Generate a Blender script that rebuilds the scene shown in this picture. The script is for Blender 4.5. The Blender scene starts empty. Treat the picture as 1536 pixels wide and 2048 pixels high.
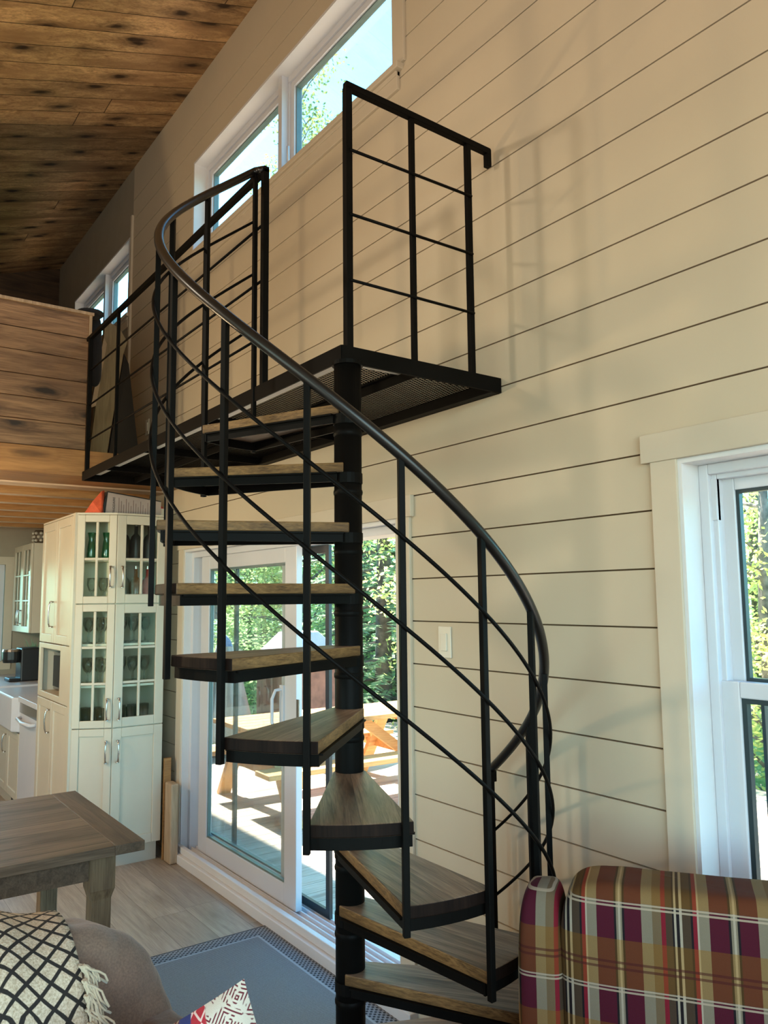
import bpy, math, random
from mathutils import Vector, Matrix, noise
random.seed(7)
S = bpy.context.scene
COL = S.collection
PI = math.pi
rad = math.radians

# ---------------------------------------------------------------- camera
CAMZ = 1.645
F, YAW, PITCH, ROLL = 1575.04, rad(35.7997), rad(6.2754), rad(-0.5678)
fw = Vector((math.sin(YAW)*math.cos(PITCH), math.cos(YAW)*math.cos(PITCH), math.sin(PITCH)))
rt = Vector((math.cos(YAW), -math.sin(YAW), 0))
up = rt.cross(fw)
rt, up = rt*math.cos(ROLL)+up*math.sin(ROLL), -rt*math.sin(ROLL)+up*math.cos(ROLL)
cam = bpy.data.cameras.new('camera')
cam.sensor_fit = 'HORIZONTAL'; cam.sensor_width = 36.0; cam.lens = 36.0*F/1536.0
cam.clip_start = 0.02; cam.clip_end = 300
co = bpy.data.objects.new('camera', cam); COL.objects.link(co)
co.matrix_world = Matrix(((rt.x, up.x, -fw.x, 0), (rt.y, up.y, -fw.y, 0), (rt.z, up.z, -fw.z, CAMZ), (0, 0, 0, 1)))
S.camera = co

# ---------------------------------------------------------------- colour management, world, lights
S.view_settings.view_transform = 'Standard'; S.view_settings.look = 'None'
S.view_settings.exposure = 0.0; S.view_settings.gamma = 1.0
S.view_settings.use_curve_mapping = False
try:
    S.cycles.use_denoising = True
    S.cycles.max_bounces = 10; S.cycles.diffuse_bounces = 5; S.cycles.glossy_bounces = 4
    S.cycles.transparent_max_bounces = 16; S.cycles.transmission_bounces = 6
    S.cycles.sample_clamp_indirect = 6.0
    S.cycles.caustics_reflective = False; S.cycles.caustics_refractive = False
except Exception:
    pass
W = bpy.data.worlds.new('world'); S.world = W; W.use_nodes = True
wn = W.node_tree; wn.nodes.clear()
wo = wn.nodes.new('ShaderNodeOutputWorld'); wb = wn.nodes.new('ShaderNodeBackground')
sky = wn.nodes.new('ShaderNodeTexSky'); sky.sky_type = 'NISHITA'; sky.sun_disc = False
sky.sun_elevation = rad(42); sky.sun_rotation = rad(-8); sky.air_density = 1.0; sky.dust_density = 0.6; sky.ozone_density = 0.6
hs = wn.nodes.new('ShaderNodeMix'); hs.data_type = 'RGBA'; hs.blend_type = 'MULTIPLY'
hs.inputs['Factor'].default_value = 1.0; hs.inputs['B'].default_value = (0.36, 0.86, 0.97, 1)
wn.links.new(sky.outputs[0], hs.inputs['A'])
wn.links.new(hs.outputs['Result'], wb.inputs[0]); wn.links.new(wb.outputs[0], wo.inputs[0])
wb.inputs[1].default_value = 1.15

def lamp(name, kind, loc, energy, color=(1, 1, 1), direction=None, **kw):
    l = bpy.data.lights.new(name, kind); l.energy = energy; l.color = color
    for k, v in kw.items(): setattr(l, k, v)
    o = bpy.data.objects.new(name, l); COL.objects.link(o); o.location = loc
    if direction: o.rotation_euler = Vector(direction).to_track_quat('-Z', 'Y').to_euler()
    return o
lamp('sun', 'SUN', (6, 20, 20), 30.0, (1.0, 0.93, 0.82), (0.095, -0.86, -1.0), angle=rad(0.6))
# fill areas added at assumed, unseen windows behind and left of the camera
lamp('back_fill_area', 'AREA', (-1.0, -2.74, 2.0), 140, (1.0, 0.92, 0.80), (0.0, 1.0, 0.0), shape='RECTANGLE', size=4.4, size_y=2.4)
lamp('left_fill_area', 'AREA', (-4.55, 1.2, 1.6), 60, (1.0, 0.93, 0.82), (1.0, 0.0, 0.0), shape='RECTANGLE', size=4.0, size_y=2.0)
# kitchen ceiling lamps under the loft and dining lamp
lamp('kitchen_lamp', 'POINT', (0.0, 6.9, 1.8), 22, (1.0, 0.84, 0.62), shadow_soft_size=0.12)
lamp('ceiling_spotlight', 'SPOT', (-2.0, 4.05, 3.75), 175, (1.0, 0.86, 0.66), (4.0, -3.0, -1.35), spot_size=rad(66), spot_blend=0.9, shadow_soft_size=0.16)
lamp('dining_lamp', 'POINT', (-0.35, 4.42, 2.0), 90, (1.0, 0.74, 0.42), shadow_soft_size=0.09)
lamp('kitchen_strip_lamp', 'POINT', (0.15, 5.75, 2.25), 10, (1.0, 0.70, 0.36), shadow_soft_size=0.05)

# ---------------------------------------------------------------- node helpers
def newmat(name):
    m = bpy.data.materials.new(name); m.use_nodes = True
    nt = m.node_tree; nt.nodes.clear()
    out = nt.nodes.new('ShaderNodeOutputMaterial'); b = nt.nodes.new('ShaderNodeBsdfPrincipled')
    nt.links.new(b.outputs[0], out.inputs[0])
    return m, nt, b, out
class N:
    def __init__(s, nt): s.nt = nt
    def n(s, t, **kw):
        x = s.nt.nodes.new(t)
        for k, v in kw.items(): setattr(x, k, v)
        return x
    def put(s, sock, v):
        if hasattr(v, 'is_output'): s.nt.links.new(v, sock)
        else:
            if isinstance(v, tuple) and len(v) == 3 and sock.type == 'RGBA': v = (*v, 1)
            sock.default_value = v
    def math(s, op, a, b=0.0, c=0.0):
        x = s.n('ShaderNodeMath', operation=op)
        for i, v in enumerate((a, b, c)): s.put(x.inputs[i], v)
        return x.outputs[0]
    def mix(s, f, a, b, blend='MIX'):
        x = s.n('ShaderNodeMix', data_type='RGBA', blend_type=blend)
        s.put(x.inputs['Factor'], f); s.put(x.inputs['A'], a); s.put(x.inputs['B'], b)
        return x.outputs['Result']
    def comb(s, x, y, z):
        c = s.n('ShaderNodeCombineXYZ')
        for i, v in enumerate((x, y, z)): s.put(c.inputs[i], v)
        return c.outputs[0]
    def noise(s, vec, scale, detail=4, rough=0.55, dist=0.0):
        x = s.n('ShaderNodeTexNoise'); s.put(x.inputs['Vector'], vec)
        x.inputs['Scale'].default_value = scale; x.inputs['Detail'].default_value = detail
        x.inputs['Roughness'].default_value = rough; x.inputs['Distortion'].default_value = dist
        return x.outputs['Fac']
    def ramp(s, fac, stops, interp='LINEAR'):
        r = s.n('ShaderNodeValToRGB'); r.color_ramp.interpolation = interp
        e = r.color_ramp.elements
        while len(e) > 1: e.remove(e[-1])
        e[0].position = stops[0][0]; c = stops[0][1]; e[0].color = (*c, 1) if len(c) == 3 else c
        for p, c in stops[1:]:
            k = e.new(p); k.color = (*c, 1) if len(c) == 3 else c
        s.put(r.inputs[0], fac); return r.outputs[0]
    def step(s, fac, a, b):
        x = s.n('ShaderNodeMapRange', interpolation_type='SMOOTHSTEP'); s.put(x.inputs[0], fac)
        x.inputs[1].default_value = a; x.inputs[2].default_value = b
        return x.outputs[0]
    def white(s, v):
        x = s.n('ShaderNodeTexWhiteNoise', noise_dimensions='1D'); s.put(x.inputs['W'], v); return x.outputs['Value']
    def bump(s, b, h, strength=0.3, dist=0.01):
        x = s.n('ShaderNodeBump'); s.put(x.inputs['Height'], h)
        x.inputs['Strength'].default_value = strength; x.inputs['Distance'].default_value = dist
        s.nt.links.new(x.outputs[0], b.inputs['Normal'])
    def obj(s):
        t = s.n('ShaderNodeTexCoord'); q = s.n('ShaderNodeSeparateXYZ'); s.nt.links.new(t.outputs['Object'], q.inputs[0])
        return t.outputs['Object'], {'x': q.outputs[0], 'y': q.outputs[1], 'z': q.outputs[2]}

def paint(name, c, rough=0.5, var=0.05, metal=0.0, bump=0.0, scale=6.0, spec=0.5):
    m, nt, b, o = newmat(name); k = N(nt); v, ax = k.obj()
    f = k.noise(v, scale, 5)
    dark = tuple(max(0, x*(1-2*var)) for x in c); light = tuple(min(1, x*(1+2*var)) for x in c)
    k.put(b.inputs['Base Color'], k.ramp(f, [(0.3, dark), (0.7, light)]))
    b.inputs['Roughness'].default_value = rough; b.inputs['Metallic'].default_value = metal
    b.inputs['Specular IOR Level'].default_value = spec
    if bump: k.bump(b, k.noise(v, 60, 4), bump, 0.004)
    return m

def wood(name, c1, c2, grain='x', across='y', width=None, length=None, knots=0.0, kdark=(0.03, 0.012, 0.005), rough=0.5, gap=0.012,
         gapcol=(0.02, 0.012, 0.006), var=0.35, off=0.0, gscale=1.0, bump=0.25, kscale=(1.1, 3.6), spec=0.4, patch=0.25):
    m, nt, b, o = newmat(name); k = N(nt); v, ax = k.obj()
    g, a = ax[grain], ax[across]; third = ax[[q for q in 'xyz' if q not in (grain, across)][0]]
    if width:
        ai = k.math('DIVIDE', k.math('ADD', a, off), width); bid = k.math('FLOOR', ai); fr = k.math('FRACT', ai)
        r1 = k.white(bid)
        if length:
            li = k.math('ADD', k.math('DIVIDE', g, length), k.math('MULTIPLY', r1, 7.3)); lid = k.math('FLOOR', li); lf = k.math('FRACT', li)
            r1 = k.white(k.math('ADD', k.math('MULTIPLY', bid, 13.7), lid))
        go = k.math('ADD', g, k.math('MULTIPLY', r1, 9.7)); ao = k.math('ADD', a, k.math('MULTIPLY', r1, 3.3))
    else:
        r1 = 0.5; go, ao = g, a
    vec = k.comb(k.math('MULTIPLY', go, 1.2*gscale), k.math('MULTIPLY', ao, 16*gscale), k.math('MULTIPLY', third, 16*gscale))
    n1 = k.noise(vec, 1.6, 6, 0.6, 1.2)
    fine = k.noise(k.comb(k.math('MULTIPLY', go, 4*gscale), k.math('MULTIPLY', ao, 90*gscale), k.math('MULTIPLY', third, 90*gscale)), 2.0, 3, 0.6)
    big = k.noise(k.comb(go, k.math('MULTIPLY', ao, 4), 0.0), 1.3, 3)
    f = k.math('ADD', k.math('MULTIPLY', n1, 0.62), k.math('MULTIPLY', fine, 0.38))
    colr = k.ramp(f, [(0.37, c2), (0.60, c1)])
    colr = k.mix(k.math('MULTIPLY', k.step(big, 0.42, 0.70), patch), colr, c2)
    if width:
        tone = k.math('ADD', 1.0-var/2, k.math('MULTIPLY', r1, var))
        colr = k.mix(1.0, colr, k.comb(tone, tone, tone), 'MULTIPLY')
    if knots > 0:
        vo = k.n('ShaderNodeTexVoronoi'); vo.feature = 'F1'; vo.voronoi_dimensions = '2D'
        kv = k.comb(k.math('MULTIPLY', go, kscale[0]), k.math('MULTIPLY', ao, kscale[1]), 0.0)
        wob = k.noise(kv, 5.0, 2)
        k.put(vo.inputs['Vector'], kv); vo.inputs['Scale'].default_value = 1.0
        d = k.math('ADD', vo.outputs['Distance'], k.math('MULTIPLY', k.math('SUBTRACT', wob, 0.5), 0.22))
        halo = k.math('SUBTRACT', 1.0, k.step(d, 0.06, 0.36)); core = k.math('SUBTRACT', 1.0, k.step(d, 0.04, 0.12))
        # rings of grain bending round each knot
        ring = k.math('SINE', k.math('MULTIPLY', d, 75.0))
        colr = k.mix(k.math('MULTIPLY', halo, 0.62*knots), colr, tuple(x*0.45 for x in c2))
        colr = k.mix(k.math('MULTIPLY', k.math('MULTIPLY', halo, k.math('ADD', k.math('MULTIPLY', ring, 0.5), 0.5)), 0.35*knots), colr, kdark)
        colr = k.mix(k.math('MULTIPLY', core, knots), colr, kdark)
    h = fine
    if width:
        e = k.math('MINIMUM', fr, k.math('SUBTRACT', 1.0, fr)); gm = k.math('SUBTRACT', 1.0, k.step(e, gap*0.4, gap))
        if length:
            e2 = k.math('MULTIPLY', k.math('MINIMUM', lf, k.math('SUBTRACT', 1.0, lf)), length/width)
            gm = k.math('MAXIMUM', gm, k.math('SUBTRACT', 1.0, k.step(e2, gap*0.4, gap)))
        colr = k.mix(gm, colr, gapcol)
        h = k.math('SUBTRACT', k.math('MULTIPLY', fine, 0.35), k.math('MULTIPLY', gm, 1.0))
    k.put(b.inputs['Base Color'], colr); b.inputs['Roughness'].default_value = rough
    b.inputs['Specular IOR Level'].default_value = spec
    k.bump(b, h, bump, 0.004)
    return m

def glass(name, tint=(0.93, 0.97, 0.95), refl=0.10):
    m, nt, b, out = newmat(name); nt.nodes.remove(b); k = N(nt)
    tr = k.n('ShaderNodeBsdfTransparent'); tr.inputs[0].default_value = (*tint, 1)
    gl = k.n('ShaderNodeBsdfGlossy'); gl.inputs['Roughness'].default_value = 0.02
    fr = k.n('ShaderNodeFresnel'); fr.inputs[0].default_value = 1.45
    f = k.math('MINIMUM', k.math('MULTIPLY', fr.outputs[0], refl*4), 0.9)
    mx = k.n('ShaderNodeMixShader'); k.put(mx.inputs[0], f)
    nt.links.new(tr.outputs[0], mx.inputs[1]); nt.links.new(gl.outputs[0], mx.inputs[2]); nt.links.new(mx.outputs[0], out.inputs[0])
    return m

def fabric(name, c, rough=0.9, scale=400, var=0.15, sheen=0.3, blot=0.12):
    m, nt, b, o = newmat(name); k = N(nt); v, ax = k.obj()
    f = k.noise(v, scale, 2); big = k.noise(v, 7, 4)
    ff = k.math('ADD', k.math('MULTIPLY', f, 0.5), k.math('MULTIPLY', big, 0.5))
    k.put(b.inputs['Base Color'], k.ramp(ff, [(0.35, tuple(x*(1-var) for x in c)), (0.65, tuple(min(1, x*(1+var)) for x in c))]))
    b.inputs['Roughness'].default_value = rough; b.inputs['Sheen Weight'].default_value = sheen
    cr = k.n('ShaderNodeTexNoise'); k.put(cr.inputs['Vector'], v); cr.inputs['Scale'].default_value = 6.0; cr.inputs['Distortion'].default_value = 1.6; cr.inputs['Detail'].default_value = 2
    k.bump(b, k.math('ADD', k.math('MULTIPLY', f, 0.12), k.math('MULTIPLY', cr.outputs['Fac'], blot*30)), 0.35, 0.006)
    return m

M = {}
M['wallpaint'] = paint('cream_wall_paint', (0.565, 0.475, 0.355), 0.75, 0.02, scale=1.5, spec=0.25)
M['gap'] = paint('board_gap', (0.10, 0.06, 0.03), 0.9, 0.02)
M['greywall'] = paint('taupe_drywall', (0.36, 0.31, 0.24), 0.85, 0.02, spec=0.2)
M['white'] = paint('white_vinyl', (0.62, 0.62, 0.66), 0.32, 0.01)
M['jamb'] = paint('white_jamb_paint', (0.68, 0.67, 0.68), 0.45, 0.01)
M['casing'] = paint('cream_casing_paint', (0.585, 0.50, 0.39), 0.6, 0.015, spec=0.3)
M['black'] = paint('black_powder_coated_steel', (0.0045, 0.004, 0.0036), 0.48, 0.12, metal=0.0, spec=0.06)
M['flange_light'] = paint('painted_flange_light', (0.62, 0.60, 0.56), 0.5, 0.05)  # pale tone stands for light on the landing flange undersides
M['rail'] = paint('black_satin_handrail', (0.007, 0.006, 0.0055), 0.33, 0.1, spec=0.45)
M['frameblack'] = paint('black_aluminium', (0.012, 0.013, 0.015), 0.4, 0.05)
M['cab'] = paint('cream_cabinet_paint', (0.585, 0.525, 0.42), 0.38, 0.012)
M['cabin'] = paint('cabinet_interior', (0.84, 0.82, 0.68), 0.6, 0.02)
M['chrome'] = paint('brushed_nickel', (0.46, 0.44, 0.42), 0.25, 0.05, metal=1.0)
M['glass'] = glass('window_glass', (0.97, 0.992, 0.988), 0.06)
M['doorglass'] = glass('patio_door_glass', (0.945, 0.975, 0.968), 0.07)
M['cabglass'] = glass('cabinet_glass', (0.94, 0.965, 0.95), 0.07)
M['seal'] = paint('dark_glazing_seal', (0.02, 0.035, 0.04), 0.4, 0.05)
M['spacer'] = paint('teal_glazing_spacer', (0.12, 0.18, 0.18), 0.35, 0.05)
M['ceil'] = wood('stained_knotty_pine_ceiling', (0.66, 0.42, 0.205), (0.30, 0.165, 0.075), 'x', 'y', 0.19, 2.6, knots=0.95, off=0.06, gap=0.022, gapcol=(0.055, 0.026, 0.010), var=0.5, kscale=(1.9, 4.3), rough=0.55, patch=0.95)
M['loft'] = wood('stained_pine_boards', (0.33, 0.195, 0.105), (0.13, 0.07, 0.038), 'x', 'z', 0.1435, None, knots=1.0, kscale=(1.7, 4.6), rough=0.5, var=0.5, gap=0.004, off=-2.578+0.1435*20, bump=0.4, kdark=(0.02, 0.012, 0.009), patch=0.7)
M['darkpine'] = wood('dark_stained_pine', (0.10, 0.055, 0.028), (0.045, 0.024, 0.012), 'x', 'z', 0.19, None, knots=0.8, kscale=(1.7, 4.6))
M['beam'] = wood('stained_pine_beam', (0.42, 0.215, 0.075), (0.25, 0.115, 0.04), 'x', 'z', None, None, knots=0.5, kscale=(1.0, 4.0), rough=0.55)
M['joist'] = wood('joist_pine', (0.50, 0.27, 0.10), (0.30, 0.15, 0.055), 'x', 'z', None, None, knots=0.5, kscale=(1.6, 4.0), rough=0.6)
M['floor'] = wood('grey_oak_laminate', (0.40, 0.335, 0.27), (0.26, 0.21, 0.165), 'y', 'x', 0.19, 1.3, knots=0.25, kdark=(0.14, 0.10, 0.075), rough=0.42, gap=0.008, gapcol=(0.12, 0.09, 0.065), var=0.22, bump=0.12, kscale=(1.4, 4.0))
M['tabletop'] = wood('grey_brown_table_planks', (0.215, 0.148, 0.095), (0.095, 0.062, 0.038), 'x', 'y', 0.135, None, knots=0.35, rough=0.5, gap=0.02, var=0.35, kscale=(1.4, 4.0), off=0.04)
M['tablewood'] = wood('table_wood', (0.16, 0.105, 0.065), (0.07, 0.044, 0.026), 'y', 'x', None, None, knots=0.2, rough=0.5)
M['tableleg'] = wood('table_leg_wood', (0.22, 0.15, 0.085), (0.10, 0.062, 0.034), 'z', 'x', None, None, knots=0.1, rough=0.45)
M['tread'] = wood('weathered_hardwood_tread', (0.375, 0.262, 0.175), (0.095, 0.058, 0.038), 'x', 'y', 0.095, None, knots=0.9, kdark=(0.05, 0.032, 0.022), rough=0.42, gap=0.008, gapcol=(0.07, 0.045, 0.03), var=0.9, kscale=(1.5, 6.0), gscale=1.6, patch=0.9)
M['treadedge'] = wood('tread_side_grain', (0.30, 0.165, 0.062), (0.075, 0.038, 0.014), 'x', 'z', None, None, knots=0.0, rough=0.5, spec=0.25, gscale=2.2, patch=0.8)
M['treadend'] = wood('tread_end_grain', (0.018, 0.009, 0.006), (0.008, 0.004, 0.003), 'z', 'y', 0.06, None, knots=0.0, rough=0.6, spec=0.1, gap=0.002, gapcol=(0.008, 0.004, 0.003), var=0.6)
M['paleboard_lit_joist'] = wood('pale_pine_and_lit_joist', (0.72, 0.55, 0.40), (0.55, 0.38, 0.24), 'x', 'y', None, None, knots=0.1, rough=0.5)  # pale trim board; also paints lamplight onto the joist undersides
M['boardwood'] = wood('pale_plank', (0.50, 0.36, 0.235), (0.33, 0.22, 0.13), 'z', 'x', None, None, knots=0.1, rough=0.5)
M['deck'] = wood('weathered_deck_boards', (0.62, 0.50, 0.40), (0.42, 0.32, 0.24), 'x', 'y', None, None, knots=0.35, kdark=(0.2, 0.13, 0.09), rough=0.8, kscale=(1.0, 4.0))
M['picnic'] = wood('orange_stained_pine', (0.78, 0.42, 0.15), (0.55, 0.26, 0.08), 'x', 'y', None, None, knots=0.3, rough=0.6)
M['ground'] = paint('forest_floor', (0.10, 0.085, 0.045), 0.95, 0.3, scale=2)
M['bark'] = paint('grey_bark', (0.20, 0.17, 0.15), 0.9, 0.3, scale=9, bump=0.6)
M['khaki'] = wood('rough_khaki_board', (0.30, 0.235, 0.135), (0.20, 0.15, 0.085), 'z', 'x', None, None, knots=0.0, rough=0.8)
M['blackcloth'] = fabric('black_cloth', (0.012, 0.012, 0.014), var=0.3, sheen=0.1)
M['switch'] = paint('white_switch_plastic', (0.74, 0.68, 0.57), 0.35, 0.01)

def leafmat(name, c1, c2):
    m, nt, b, out = newmat(name); k = N(nt); v, ax = k.obj()
    inf = k.n('ShaderNodeObjectInfo')
    f = k.noise(v, 1.3, 3); f2 = k.noise(v, 14.0, 2)
    ff = k.math('ADD', k.math('ADD', k.math('MULTIPLY', f, 0.5), k.math('MULTIPLY', f2, 0.45)), k.math('MULTIPLY', inf.outputs['Random'], 0.15))
    c = k.ramp(ff, [(0.38, c1), (0.62, c2)])
    nt.nodes.remove(b)
    d = k.n('ShaderNodeBsdfDiffuse'); t = k.n('ShaderNodeBsdfTranslucent'); mx = k.n('ShaderNodeMixShader')
    k.put(d.inputs[0], c); k.put(t.inputs[0], c); mx.inputs[0].default_value = 0.5
    nt.links.new(d.outputs[0], mx.inputs[1]); nt.links.new(t.outputs[0], mx.inputs[2]); nt.links.new(mx.outputs[0], out.inputs[0])
    return m
M['leaf_green'] = leafmat('green_leaves', (0.30, 0.44, 0.22), (0.62, 0.76, 0.38))
M['leaf_olive'] = leafmat('olive_leaves', (0.14, 0.20, 0.07), (0.36, 0.38, 0.12))
M['leaf_yellow'] = leafmat('yellow_green_leaves', (0.50, 0.62, 0.22), (0.92, 0.90, 0.36))
M['leaf_dark'] = leafmat('spruce_needles', (0.24, 0.36, 0.22), (0.48, 0.62, 0.38))

# ---------------------------------------------------------------- mesh helpers
class MB:
    def __init__(s): s.v = []; s.f = []
    def add(s, vs, fs):
        n = len(s.v); s.v += [tuple(x) for x in vs]; s.f += [tuple(i+n for i in f) for f in fs]; return s
    def box(s, x0, x1, y0, y1, z0, z1):
        vs = [(x, y, z) for z in (z0, z1) for y in (y0, y1) for x in (x0, x1)]
        return s.add(vs, [(0, 2, 3, 1), (4, 5, 7, 6), (0, 1, 5, 4), (2, 6, 7, 3), (0, 4, 6, 2), (1, 3, 7, 5)])
    def prism(s, poly, z0, z1):
        a = sum(poly[i][0]*poly[(i+1) % len(poly)][1]-poly[(i+1) % len(poly)][0]*poly[i][1] for i in range(len(poly)))
        if a < 0: poly = poly[::-1]
        n = len(poly); vs = [(x, y, z0) for x, y in poly]+[(x, y, z1) for x, y in poly]
        return s.add(vs, [tuple(range(n))[::-1], tuple(range(n, 2*n))]+[(i, (i+1) % n, n+(i+1) % n, n+i) for i in range(n)])
    def sheet(s, pts_a, pts_b):
        n = len(pts_a); return s.add(list(pts_a)+list(pts_b), [(i, i+1, n+i+1, n+i) for i in range(n-1)])
    def beam(s, a, b, w, h, upv=(0, 0, 1)):
        a, b = Vector(a), Vector(b); d = (b-a).normalized(); u = Vector(upv)
        if abs(d.dot(u)) > 0.98: u = Vector((1, 0, 0))
        sx = d.cross(u).normalized()*w/2; sy = sx.cross(d).normalized()*h/2
        vs = [p+i*sx+j*sy for p in (a, b) for i, j in ((-1, -1), (1, -1), (1, 1), (-1, 1))]
        return s.add(vs, [(0, 1, 2, 3), (7, 6, 5, 4), (0, 4, 5, 1), (1, 5, 6, 2), (2, 6, 7, 3), (3, 7, 4, 0)])
    def tube(s, path, r, n=10, caps=True):
        P = [Vector(p) for p in path]; rr = r if isinstance(r, (list, tuple)) else [r]*len(P); rings = []; nrm = None
        for i, p in enumerate(P):
            t = (P[min(i+1, len(P)-1)]-P[max(i-1, 0)])
            if t.length < 1e-9: t = Vector((0, 0, 1))
            t.normalize()
            if nrm is None:
                nrm = Vector((0, 0, 1)) if abs(t.z) < 0.9 else Vector((1, 0, 0))
            nrm = (nrm-t*nrm.dot(t))
            if nrm.length < 1e-6: nrm = Vector((0, 1, 0))
            nrm.normalize(); bn = t.cross(nrm)
            rings.append([p+rr[i]*(math.cos(2*PI*k/n)*nrm+math.sin(2*PI*k/n)*bn) for k in range(n)])
        vs = [q for g in rings for q in g]; fs = []
        for i in range(len(P)-1):
            for k in range(n): fs.append((i*n+k, i*n+(k+1) % n, (i+1)*n+(k+1) % n, (i+1)*n+k))
        if caps: fs += [tuple(range(n))[::-1], tuple(range((len(P)-1)*n, len(P)*n))]
        return s.add(vs, fs)
    def lathe(s, prof, c=(0, 0, 0), n=24):
        vs = []; fs = []
        for r, z in prof:
            for k in range(n): vs.append((c[0]+max(r, 1e-4)*math.cos(2*PI*k/n), c[1]+max(r, 1e-4)*math.sin(2*PI*k/n), c[2]+z))
        for i in range(len(prof)-1):
            for k in range(n): fs.append((i*n+k, i*n+(k+1) % n, (i+1)*n+(k+1) % n, (i+1)*n+k))
        return s.add(vs, fs)
    def pillow(s, c, size, e=(0.6, 0.6), nu=40, nv=24, wr=0.0, seed=0, R=None):
        sg = lambda v, p: math.copysign(abs(v)**p, v)
        vs = []; fs = []
        for i in range(nv+1):
            th = -PI/2+PI*i/nv
            for j in range(nu):
                ph = 2*PI*j/nu
                x = sg(math.cos(th), e[1])*sg(math.cos(ph), e[0]); y = sg(math.cos(th), e[1])*sg(math.sin(ph), e[0]); z = sg(math.sin(th), e[1])
                p = Vector((x*size[0]/2, y*size[1]/2, z*size[2]/2))
                if wr:
                    q = p*6+Vector((seed, seed*2, 0)); d = noise.noise(q)*wr+noise.noise(q*2.7)*wr*0.4
                    p += p.normalized()*d
                if R: p = R @ p
                vs.append(p+Vector(c))
        for i in range(nv):
            for j in range(nu): fs.append((i*nu+j, i*nu+(j+1) % nu, (i+1)*nu+(j+1) % nu, (i+1)*nu+j))
        return s.add(vs, fs)
    def build(s, name, mat, parent=None, smooth=False, bevel=0.0, loc=None, rotz=None, solid=0.0):
        me = bpy.data.meshes.new(name); me.from_pydata(s.v, [], s.f); me.materials.append(M[mat] if isinstance(mat, str) else mat)
        if smooth: me.polygons.foreach_set('use_smooth', [True]*len(me.polygons))
        me.update()
        o = bpy.data.objects.new(name, me); COL.objects.link(o)
        if parent: o.parent = parent
        if loc: o.location = loc
        if rotz: o.rotation_euler.z = rotz
        if solid:
            md = o.modifiers.new('solid', 'SOLIDIFY'); md.thickness = solid
        if bevel:
            md = o.modifiers.new('bevel', 'BEVEL'); md.width = bevel; md.segments = 2; md.limit_method = 'ANGLE'; md.angle_limit = rad(40)
        return o
def tag(o, label=None, cat=None, group=None, kind=None):
    if label: o['label'] = label
    if cat: o['category'] = cat
    if group: o['group'] = group
    if kind: o['kind'] = kind
    return o
def empty(name, loc=(0, 0, 0), rotz=0, label=None, cat=None, group=None, kind=None):
    o = bpy.data.objects.new(name, None); COL.objects.link(o); o.location = loc; o.rotation_euler.z = rotz; o.empty_display_size = 0.1
    return tag(o, label, cat, group, kind)
def kids(o): return [c for c in list(COL.objects) if c.parent == o]
def copy_tree(o, parent=None):
    c = o.copy(); COL.objects.link(c)
    c.parent = parent
    for ch in kids(o): copy_tree(ch, c)
    return c
def struct(o, label=None): o['kind'] = 'structure'; return o

# ================================================================= SETTING
XW, XO = 2.0, 2.17           # inner and outer face of the tall right wall
CZ = 5.295                   # ceiling height where it meets that wall
SL = 0.3385                  # fall of the ceiling per metre away from the wall
YF, YB, XL = 8.85, -2.7, -4.5
GAPW = 0.172; G0 = 1.7247
OPEN = [  # y0, y1, z0, z1 : holes in the right wall
    (2.667, 5.05, 0.02, 1.985),      # sliding door
    (0.36, 1.326, 0.55, 2.04),       # double hung window
    (2.654, 5.01, 4.02, 4.70),       # clerestory pair
    (6.40, 8.135, 4.02, 4.70)]       # clerestory pair by the loft
def inside(y, z): return any(a < y < b and c < z < d for a, b, c, d in OPEN)
def cells(mb, x0, x1, ys, zs, skip=None):
    for i in range(len(ys)-1):
        for j in range(len(zs)-1):
            y, z = (ys[i]+ys[i+1])/2, (zs[j]+zs[j+1])/2
            if inside(y, z) or (skip and skip(y, z)): continue
            mb.box(x0, x1, ys[i], ys[i+1], zs[j], zs[j+1])
yb = sorted({YB, 12.5}|{v for o in OPEN for v in o[:2]}); zb = sorted({-0.4, 5.55}|{v for o in OPEN for v in o[2:]})
mb = MB(); cells(mb, XW+0.012, XO, yb, zb); struct(mb.build('wall_right', 'gap'))
# shiplap boards nailed on it, each with its own gap
YS = 6.33
gy = sorted({YB, YS}|{v for o in OPEN for v in o[:2] if v < YS}); mb = MB()
k = -10
lines = [G0+GAPW*n for n in range(-10, 22) if G0+GAPW*n < 5.02]
edges = [0.0]
for z in lines: edges += [z-0.0026, z+0.0026]
edges.append(5.4)
for a, b in zip(edges[0::2], edges[1::2]):
    zs = sorted({a, b}|{v for o in OPEN for v in o[2:] if a < v < b})
    for j in range(len(zs)-1):
        run = None
        for i in range(len(gy)-1):
            y, z = (gy[i]+gy[i+1])/2, (zs[j]+zs[j+1])/2
            if inside(y, z):
                if run is not None: mb.box(XW, XW+0.012, run, gy[i], zs[j], zs[j+1]); run = None
            elif run is None: run = gy[i]
        if run is not None: mb.box(XW, XW+0.012, run, gy[-1], zs[j], zs[j+1])
struct(mb.build('wall_shiplap', 'wallpaint'))
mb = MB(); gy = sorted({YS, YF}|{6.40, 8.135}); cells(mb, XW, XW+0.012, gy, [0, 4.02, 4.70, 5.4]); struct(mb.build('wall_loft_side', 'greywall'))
mb = MB(); mb.box(XW-0.018, XW+0.002, 6.315, 6.345, 2.58, 4.86); struct(mb.build('trim_1', 'casing'))
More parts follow.
